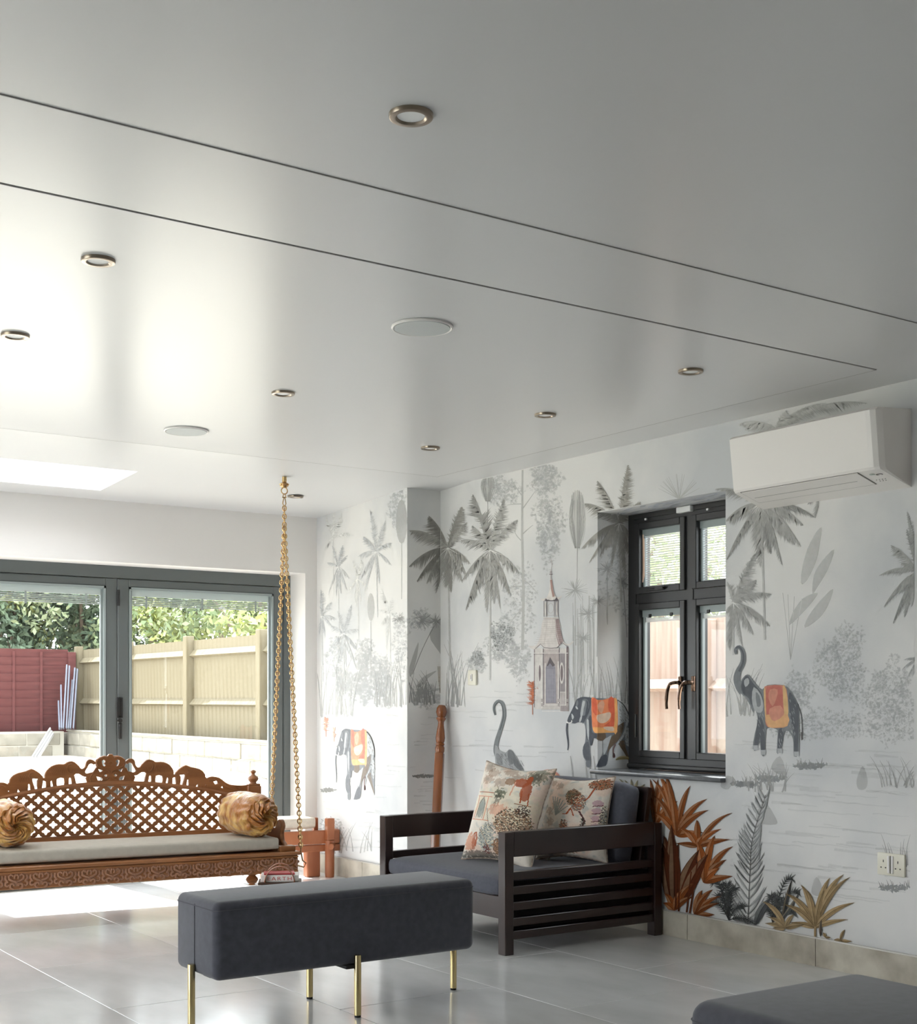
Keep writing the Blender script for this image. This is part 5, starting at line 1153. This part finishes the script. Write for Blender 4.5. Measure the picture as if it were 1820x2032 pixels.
for sg in (-1, 1):
    A = Vector((sg*.904, 0, AN.z)); 
    mb = MB(); mb.lathe([(0,0),(.013,0),(.013,-.028),(.011,-.03),(.022,-.036),(.030,-.042),(.018,-.052),(.014,-.062),(0,-.064)], A, 16)
    for a_ in range(4): q = Matrix.Rotation(a_*PI/2+.5, 4, 'Z'); mb.cyl(A+Vector((0,0,-.043)), A+q@Vector((.032, 0, -.050)), .007, .002, 8)
    hk = mb.obj('ceiling_hook', M_CH, sw)
    MB().tube([A+Vector((.018*math.cos(a), 0, -.078+.018*math.sin(a))) for a in [2*PI*j/24 for j in range(24)]], .0032, 8, closed=True).obj('ring', M_CH, hk)
    mb = MB()
    for s2 in (-1, 1): mb.tube([A+Vector((s2*.004, 0, -.094)), A+Vector((s2*.010, 0, -.118)), A+Vector((s2*.002, 0, -.112)), A+Vector((s2*.010, 0, -.150)), A+Vector((0, 0, -.168))], .003, 6)
    mb.obj('connector', M_CH, hk)
    T0 = A+Vector((0, 0, -.165)); T1_ = A+Vector((0, 0, -.46))
    S0 = T0.lerp(T1_, 1.0)
    chain([T0, A+Vector((0, 0, -.28))], 'chain')
    F0 = A+Vector((0, -.0, -.28)); HF = Vector((sg*.904, -.255, .33)); HR = Vector((sg*.904, .235, .33))
    chain([F0, HF], 'chain'); chain([F0, HR], 'chain')
    for Hh in (HF, HR):
        MB().tube([Hh, Hh+Vector((0, 0, -.02)), Hh+Vector((sg*.004, 0, -.045)), Hh+Vector((sg*.010, 0, -.075)), Hh+Vector((sg*.030, 0, -.09)), Hh+Vector((sg*.018, 0, -.112)), Hh+Vector((-sg*.02, 0, -.10))], .0038, 6).obj('seat_hook', M_CH, sw)
# ============================================================ BOLSTERS
M_SATIN = mat('golden_crushed_satin', rgb(230, 190, 110), .3, c2=rgb(172, 104, 18), vscale=7, stretch=(2.5, 1, 1), bump=.7, bscale=26, sheen=.3, spec=.8, ramp=(.36, .56))
def sstep(a, b_, x): t = max(0, min(1, (x-a)/(b_-a))); return t*t*(3-2*t)
def bolster(name, lab, s, y, zc, R_, L, ang, seed):
    mb = MB(); na, nl = 168, 30; vs = []
    prof = []
    for i in range(nl+1): prof.append((-L/2+L*i/nl, 1.0))
    rows = []
    # end cap rows in to centre, body, end cap
    def cap(sgn):
        out = []
        for k in range(20): q = 1-k/20; out.append((sgn, q))
        return out
    rows = [(-1, k/20, 0) for k in range(20)]+[(0, 1, i/nl) for i in range(nl+1)]+[(1, 1-(k+1)/20, 0) for k in range(20)]
    for typ, q, f in rows:
        for j in range(na):
            a = 2*PI*j/na
            if typ == 0:
                x = (-.5+f)*L; e_ = abs(2*f-1); r = R_*(1-.16*e_**4); r += .0035*math.sin(a*14+6*noise.noise(Vector((x*9, math.cos(a), seed))))*(.4+e_)+.006*noise.noise(Vector((x*22, math.cos(a)*1.5, math.sin(a)*1.5+seed)))
            else:
                tw = 2.0*(1-q); r = R_*.84*q**.9; a2 = a+tw
                fold = math.sin(a*9+2.5*math.sin(a*2+seed)+q*5)+.6*math.sin(a*17-q*9+seed)
                x = typ*(L/2+.035*sstep(1, .5, q)-.045*sstep(.32, 0, q)+.013*fold*min(1, 3*q)*sstep(1.0, .8, q)*1.0+.006*noise.noise(Vector((q*9, math.cos(a)*3, math.sin(a)*3+seed))))
                r *= 1+.05*math.sin(a*13+q*6)
                vs.append((x, r*math.cos(a2), r*math.sin(a2)*.98)); continue
            vs.append((x, r*math.cos(a+.0+(2.0*0)), r*math.sin(a)*.98))
    k = len(rows); mb.add(vs, [(i*na+j, i*na+(j+1) % na, (i+1)*na+(j+1) % na, (i+1)*na+j) for i in range(k-1) for j in range(na)]+[tuple((k-1)*na+j for j in range(na)), tuple(range(na))[::-1]], True)
    o = mb.obj(name, M_SATIN); P_ = SO+E_*s+D_*y; o.location = (P_.x, P_.y, zc); o.rotation_euler = (0, .05, ang); 
    return tag(o, lab, 'cushion', 'golden bolsters on the swing')
def ang_to_cam(s, y, turn): P_ = SO+E_*s+D_*y; return math.atan2(-P_.y, -P_.x)+math.radians(turn)
bolster('bolster_cushion', 'golden satin bolster at the right end of the swing seat', .665, -.07, .506, .120, .28, ang_to_cam(.67, -.07, 36), 2)
bolster('bolster_cushion', 'golden satin bolster cut by the left edge of the photo, on the swing seat', -.60, -.02, .505, .118, .24, ang_to_cam(-.6, 0, 22), 5)
# ============================================================ LOW WOODEN SEAT BY THE WALL
M_ROSE = wood('reddish_honey_wood', rgb(176, 112, 76), rgb(146, 84, 52), .35, (1, 1, .3), 9, .02)
t = thing('low_seat', 'low chunky reddish wooden seat with a pale cushion, behind the swing near the papered pier', 'seat', (3.95, 7.62, 0), -.12)
mb = MB(); mb.lathe([(0,0),(.028,0),(.030,.02),(.030,.20),(.026,.215),(.030,.225),(.030,.235),(0,.235)], (.255, -.05, 0), 16); mb.obj('front_leg', M_ROSE, t)
MB().box((.255, -.05, .305), (.05, .05, .14), bev=.004, seg=1).obj('arm_post', M_ROSE, t)
MB().box((.165, .03, .085), (.09, .07, .17), bev=.006, seg=1).obj('leg', M_ROSE, t)
MB().box((-.12, .05, .085), (.09, .07, .17), bev=.006, seg=1).obj('leg', M_ROSE, t)
MB().box((0, -.02, .255), (.66, .04, .085), bev=.005, seg=1).obj('front_beam', M_ROSE, t)
MB().box((.03, -.01, .185), (.62, .035, .045), bev=.004, seg=1).obj('lower_beam', M_ROSE, t)
MB().cyl((.235, -.12, .20), (.315, .03, .20), .018, n=12).obj('dowel', M_ROSE, t)
MB().box((.31, .02, .262), (.05, .10, .075), bev=.006, seg=1).obj('side_beam', M_ROSE, t)
MB().box((.20, .06, .33), (.03, .035, .085), bev=.004, seg=1).obj('back_post', M_ROSE, t)
cu_ = soft_box(MB(), (-.10, .07, .345), (.56, .16, .075), r=.02, puff=.004, nseg=8).obj('pale_cushion', mat('pale_striped_linen', rgb(216, 208, 194), .85, var=.08, vscale=40), None)
cu_.location = (3.95, 7.62, 0); cu_.rotation_euler = (0, 0, -.12); tag(cu_, 'pale linen cushion lying on the low reddish wooden seat', 'cushion')
# ============================================================ BOOKS ON A LOW TRAY TABLE BEHIND THE BENCH
BT = Vector((3.06, 6.0, 0)); BA = -.5
M_TRAY = mat('dark_tray_wood', rgb(70, 48, 36), .4); M_STRAP = mat('tan_leather', rgb(150, 88, 56), .45, var=.1)
t = thing('tray_table', 'low dark tray table behind the long bench, only its thin edge in view', 'table', BT, BA)
zt = on_y(560, 1746, BT.y).z; zt = CAMH-(1747-1385)*((BT.x*FW.x+BT.y*FW.y)/FOC)
MB().box((0, 0, zt-.006), (.21, .16, .012), bev=.003, seg=1).obj('tray', M_TRAY, t)
for x, y in ((-.08,-.055),(.08,-.055),(-.08,.055),(.08,.055)): MB().box((x, y, (zt-.012)/2), (.016, .016, zt-.012)).obj('leg', M_TRAY, t)
for y in (-.066, .066): 
    MB().tube([(.072*math.cos(a), y, zt-.002+.078*math.sin(a)) for a in [PI*j/20 for j in range(21)]], .013, 8, flat=.22, up=(0, 1, 0) if 0 else None).obj('handle_strap', M_STRAP, t)
M_BK = mat('white_book_cover', rgb(232, 228, 224), .4); M_PG = mat('book_pages', rgb(226, 214, 196), .8); M_REDI = mat('red_print', rgb(196, 92, 84), .5)
b_ = MB(); b_.box((0, 0, zt+.0165), (.185, .115, .033), bev=.002, seg=1)
bk = b_.obj('book', M_BK); bk.location = (BT.x, BT.y, .0); bk.rotation_euler = (0, 0, BA); tag(bk, 'thick white book with red spine lettering on the tray behind the long bench', 'book', 'books on the tray')
tx = bpy.data.curves.new('spine_lettering', 'FONT'); tx.body = 'EARTH'; tx.size = .034; tx.align_x = 'CENTER'; tx.align_y = 'CENTER'; tx.extrude = .0004; tx.space_character = 1.25
to = bpy.data.objects.new('tmp', tx); COL.objects.link(to); dg = bpy.context.evaluated_depsgraph_get(); me = bpy.data.meshes.new_from_object(to.evaluated_get(dg)); bpy.data.objects.remove(to)
me.materials.clear(); me.materials.append(M_REDI); me.transform(Matrix.Rotation(PI/2, 4, 'X')); to = bpy.data.objects.new('spine_lettering', me); COL.objects.link(to); to.parent = bk; to.location = (0, -.0582, zt+.0155); to.scale = (1.0, 1, .75)
b_ = MB(); b_.box((-.004, .004, zt+.0375), (.15, .10, .007), bev=.001, seg=1); bk2 = b_.obj('book', mat('red_book_cover', rgb(176, 60, 64), .4)); bk2.location = (BT.x, BT.y, .0); bk2.rotation_euler = (0, 0, BA+.05); tag(bk2, 'thin red book lying on top of the white book on the tray', 'book', 'books on the tray')
# ============================================================ GARDEN
random.seed(9)
M_PAVE = mat('pale_paving', rgb(226, 220, 208), .8, c2=rgb(206, 200, 188), vscale=3, detail=8)
M_FEN = wood('weathered_pale_timber', rgb(124, 116, 98), rgb(104, 96, 76), .8, (3, 8, .4), 5, .03, .2)
M_FENR = wood('red_brown_stained_timber', rgb(98, 58, 57), rgb(76, 44, 44), .8, (.5, .5, 3), 6, .03, .2)
M_FENP = wood('pinkish_timber', rgb(176, 162, 150), rgb(156, 130, 118), .8, (3, 6, .4), 4, .03, .2)
M_BLOCK = mat('pale_concrete_block', rgb(152, 147, 136), .9, c2=rgb(122, 118, 108), vscale=6, detail=10, bump=.15, bscale=60)
M_MORT = mat('mortar', rgb(176, 172, 162), .9)
# patio: slab sloping gently up from the doors, then level
PV = MB(); 
gnd = struct(MB().add([(-9, 8.17, -.03), (30, 8.17, -.03), (30, 12, .36), (-9, 12, .36), (30, 34, .37), (-9, 34, .37)], [(0,1,2,3),(3,2,4,5)]).obj('patio', M_MORT))
def gz(y): return -.03+(y-8.17)/(12-8.17)*.39 if y < 12 else .36+(y-12)/22*.01
key = None
y = 8.2; row = 0
srcs = {}
while y < 17.6:
    x = -1.5+(row % 2)*.45
    while x < 6.0:
        k = 'a' if y < 12-.6 else 'b'
        if k not in srcs:
            srcs[k] = MB().box((0, 0, .012), (.892, .592, .03), bev=.004, seg=1).obj('paving_slab', M_PAVE, gnd); o = srcs[k]
        else: o = srcs[k].copy(); COL.objects.link(o); o.parent = gnd
        o.location = (x+.45, y+.3, gz(y+.3)); o.rotation_euler = (math.atan(.39/3.83) if y < 11.4 else (math.atan(.06) if y < 12 else 0), 0, 0)
        x += .9
    y += .6; row += 1
struct(MB().b2((-16, -6, -.3), (-2.85, 8.15, -.1)).obj('added_ground_slab', mat('ground_slab_green', rgb(112, 124, 84), .9, var=.2, vscale=3)))  # unseen ground added to keep sky light from below off the ceiling
struct(MB().b2((4.86, -2, -.3), (8.9, 8.165, -.04)).obj('side_path', M_PAVE))
# right boundary fence: posts, panels of boards, rails
XFN = 6.1; ZF = 1.83
t = thing('garden_fence', 'pale weathered timber fence along the right side of the garden', 'fence', (XFN, 12, .36))
boards = None; psrc = None; rs = None
posts = [8.65+1.83*k for k in range(6)]
nb = 0
for k, py in enumerate(posts):
    o = MB().b2((-.075, -.05, -.05), (.02, .05, ZF-.36-.0), bev=.006, seg=1).obj('fence_post', M_FEN, t) if psrc is None else inst(psrc, 'fence_post', t)
    psrc = psrc or o; o.location = (0, py-12, 0)
    if k == len(posts)-1: break
    for zz in (.10, .74, 1.28):
        if rs is None:
            rs = MB().add([(-.055, -.865, -.03), (0, -.865, .035), (0, -.865, -.05), (-.055, .865, -.03), (0, .865, .035), (0, .865, -.05)], [(0,2,1),(3,4,5),(0,1,4,3),(1,2,5,4),(2,0,3,5)]).obj('arris_rail', M_FEN, t); o = rs
        else: o = inst(rs, 'arris_rail', t)
        o.location = (.01, py-12+.915, zz)
    for j in range(18):
        if boards is None: boards = MB().box((0, 0, .71), (.014, .099, 1.43), rot=Euler((0, 0, .02)).to_matrix()).obj('fence_board', M_FEN, t); o = boards
        else: o = inst(boards, 'fence_board', t)
        o.location = (.022, py-12+.055+.0985*j, random.uniform(-.003, .003))
t = thing('garden_fence', 'red-brown stained timber fence across the far end of the garden', 'fence', (1.5, 17.75, .36))
src = None; ps = None
for k in range(5):
    xx = 4.45-1.83*k
    o = MB().b2((-.05, -.06, -.05), (.05, .03, ZF-.44), bev=.005, seg=1).obj('fence_post', M_FENR, t) if ps is None else inst(ps, 'fence_post', t)
    ps = ps or o; o.location = (xx, 0, 0)
    for j in range(13):
        if src is None: src = MB().box((0, 0, 0), (1.74, .014, .132), rot=Euler((.16, 0, 0)).to_matrix()).obj('fence_board', M_FENR, t); o = src
        else: o = inst(src, 'fence_board', t)
        o.location = (xx-.915, 0, .06+.108*j)
for xx in (3.10, 3.69, 4.05, 2.5, 1.9): inst(ps, 'fence_post', t, (xx, .01, 0), scale=(.35, .6, 1))
MB().b2((-4.5, -.03, 1.44), (3.0, .05, 1.47)).obj('capping_rail', M_FENR, t)
# low block wall in front of the right fence: single blocks with recessed joints
t = thing('block_wall', 'low wall of pale concrete blocks along the foot of the pale fence', 'wall', (5.85, 13, .36))
MB().b2((-.01, -4.4, -.02), (.13, 4.55, .345)).obj('mortar_core', M_MORT, t)
src = None
for r in range(2):
    for k in range(21):
        if src is None: src = MB().box((0, 0, 0), (.16, .425, .155), bev=.008, seg=1).obj('block', M_BLOCK, t); o = src
        else: o = inst(src, 'block', t)
        o.location = (.05+random.uniform(-.006, .006), -4.2+.435*k+(.21 if r else 0), .08+.167*r); o.rotation_euler = (0, 0, random.uniform(-.01, .01))
MB().box((.06, .1, .352), (.19, 8.9, .02), bev=.008, seg=1).obj('coping', M_BLOCK, t)
t2 = thing('block_wall', 'low return wall of pale concrete blocks at the far end, before the red fence', 'wall', (4.9, 17.45, .36))
MB().b2((-1.05, -.02, -.02), (.85, .12, .345)).obj('mortar_core', M_MORT, t2)
for r in range(2):
    for k in range(4):
        o = inst(src, 'block', t2, (-.82+.435*k+(.1 if r else 0), .05, .08+.167*r), (0, 0, PI/2))
# strips leaning on the fences
M_PST = mat('grey_plastic_strip', rgb(104, 108, 122), .5, var=.1, vscale=10)
M_WST = mat('white_plastic_strip', (.55, .55, .56), .4)
Y0 = 17.2
for k, (u, ub, vt) in enumerate(((116,118,1392),(121,122,1360),(133,126,1320),(138,132,1322),(144,136,1350),(149,140,1326),(154,146,1328))):
    a = on_y(ub, 1446, Y0); b_ = on_y(u, vt, Y0+.3); a.z = max(a.z, .55)
    d_ = b_-a; o = MB().box((0, 0, d_.length/2), (.02, .05, d_.length), bev=.003, seg=1).obj('plastic_strip', M_PST); o.location = a
    o.rotation_euler = d_.to_track_quat('Z', 'Y').to_euler()
    tag(o, ('leftmost and shortest', 'second', 'third and tallest', 'middle', 'third last', 'second last', 'rightmost')[k]+' grey plastic strip, counted from the left, leaning in the far garden corner', 'strip', 'grey strips leaning in the garden corner')
for k, (u, v, ub, vb) in enumerate(((100,1446,64,1490),(103,1452,70,1494),(106,1456,76,1495))):
    a = on_y(ub, vb, 16.9); a.z = gz(16.9)+.03; b_ = on_y(u, v, 17.38); d_ = b_-a; o = MB().box((0, 0, d_.length/2), (.018, .04, d_.length), bev=.003, seg=1).obj('plastic_strip', M_WST); o.location = a; o.rotation_euler = d_.to_track_quat('Z', 'Y').to_euler()
    tag(o, ('left', 'middle', 'right')[k]+' one of the three slanting white strips leaning on the low block wall', 'strip', 'white strips leaning on the block wall')
# yellow-green hose
pts = [on_y(u, v, 12.0) for u, v in ((400,1530),(425,1533),(445,1535),(458,1522),(470,1512),(490,1506),(505,1508),(512,1524),(520,1535))]
M_HOSE = mat('pale_yellow_hose', rgb(214, 218, 150), .5)
o = MB().tube(smooth_pts([tuple(p) for p in pts], 4, False), .010, 6).obj('garden_hose', M_HOSE); tag(o, 'thin pale yellow hose looping up from the patio', 'hose')
# side fence seen through the small window
XS = 5.95
t = thing('side_fence', 'pinkish timber fence close outside the small side window', 'fence', (XS, 5.5, -.04))
src = None
for k in range(34):
    if src is None: src = MB().box((.0, 0, .84), (.014, .148, 1.68), rot=Euler((0, 0, .04)).to_matrix()).obj('fence_board', M_FENP, t); o = src
    else: o = inst(src, 'fence_board', t)
    o.location = (.03, -2.2+.15*k, random.uniform(-.006, .006))
for zz in (.30, 1.27): MB().add([(-.055, -2.3, zz-.03), (.02, -2.3, zz+.03), (.02, -2.3, zz-.05), (-.055, 2.9, zz-.03), (.02, 2.9, zz+.03), (.02, 2.9, zz-.05)], [(0,2,1),(3,4,5),(0,1,4,3),(1,2,5,4),(2,0,3,5)]).obj('arris_rail', M_FENP, t)
for yy in (-1.4, .43, 2.26): MB().b2((-.06, yy-.04, 0), (.02, yy+.04, 1.66), bev=.004, seg=1).obj('fence_post', M_FENP, t)
# trees and shrubs
M_BARK = mat('grey_brown_bark', rgb(120, 106, 92), .9, var=.2, vscale=10)
LM = [vcol('leaves', .6, False, .15, 3, .3)]
def foliage(cx, cy, cz_, rx, ry, rz_, n, size, cols, seed, dens_in=.35):
    random.seed(seed); mb = MB(); clumps = []
    for i in range(max(8, n//220)):
        th = random.uniform(0, 2*PI); ph = math.acos(random.uniform(-1, 1)); r = random.uniform(.35, 1); clumps.append((Vector((cx+rx*r*math.sin(ph)*math.cos(th), cy+ry*r*math.sin(ph)*math.sin(th), cz_+rz_*r*math.cos(ph))), random.uniform(.22, .5), jit(random.choice(cols), .25)))
    for i in range(n):
        c_, rr, col = random.choice(clumps); v = Vector((random.gauss(0, 1), random.gauss(0, 1), random.gauss(0, 1))).normalized(); p = c_+v*rr*random.random()**.4
        a = Vector((random.gauss(0, 1), random.gauss(0, 1), random.gauss(0, 1))).normalized(); b_ = a.orthogonal().normalized(); b_ = (Matrix.Rotation(random.uniform(0, PI), 3, a) @ b_); s = size*random.uniform(.6, 1.4)
        k = jit(col, .3); mb.add([p-a*s, p+b_*s*.45, p+a*s, p-b_*s*.45], [(0,1,2,3)], color=(*k[:3], 1))
    return mb
LC = [rgb(112,128,104), rgb(98,114,94), rgb(136,146,114), rgb(92,108,90)]
LY = [rgb(164,170,112), rgb(140,150,104), rgb(118,132,98)]
def tree(name, lab, x, y, zc, rx, ry, rz_, n, size, cols, seed, cat='tree', trunk=True):
    t = thing(name, lab, cat, (x, y, .3), group=None)
    foliage(0, 0, zc-.3, rx, ry, rz_, n, size, cols, seed).obj('foliage', LM[0], t, kind='stuff', fix=False)
    if trunk:
        mb = MB(); mb.tube([(0, 0, 0), (.05, .02, zc*.5), (-.05, 0, zc)], [.09, .07, .04], 7)
        for k in range(5): a = random.uniform(0, 2*PI); mb.tube([(0, 0, zc*.45), (math.cos(a)*rx*.5, math.sin(a)*ry*.5, zc*.9), (math.cos(a)*rx*.8, math.sin(a)*ry*.8, zc*1.1)], [.04, .025, .01], 5)
        mb.obj('trunk', M_BARK, t)
    return t
def at_d(u, y): p = on_y(u, 1300, y); return p.x
tree('dense_tree', 'dense blue-green tree rising behind the left end of the red fence', at_d(20, 19.5), 19.5, 2.6, 1.7, 1.1, 1.5, 11000, .055, LC, 41)
tree('dense_tree', 'dense green tree above the corner where the two fences meet', at_d(165, 19.6), 19.6, 2.5, 1.4, 1.1, 1.3, 9000, .055, LC+LY[:1], 42)
tree('garden_shrub', 'yellow-green shrub above the left part of the pale fence', 7.3, 18.2, 2.0, .8, 1.6, .65, 5000, .05, LY, 43, 'shrub')
tree('loose_tree', 'loose tree with bare branches above the middle of the pale fence', 7.9, 16.8, 2.75, 1.0, 1.8, .8, 3800, .05, LC, 44)
tree('garden_shrub', 'bright yellow-green shrub above the right part of the pale fence', 7.4, 14.9, 2.05, .8, 1.5, .42, 5200, .05, LY, 45, 'shrub')
tree('loose_tree', 'dark thin-leaved tree behind the yellow-green shrubs', 9.5, 17.4, 2.9, 1.2, 2.6, .9, 5200, .055, LC, 46)
tree('side_tree', 'leafy tree beyond the side fence, seen through the upper panes of the small window', 8.0, 8.6, 2.35, 1.1, 1.7, .75, 3800, .045, [rgb(170,184,150), rgb(190,200,160)], 47)
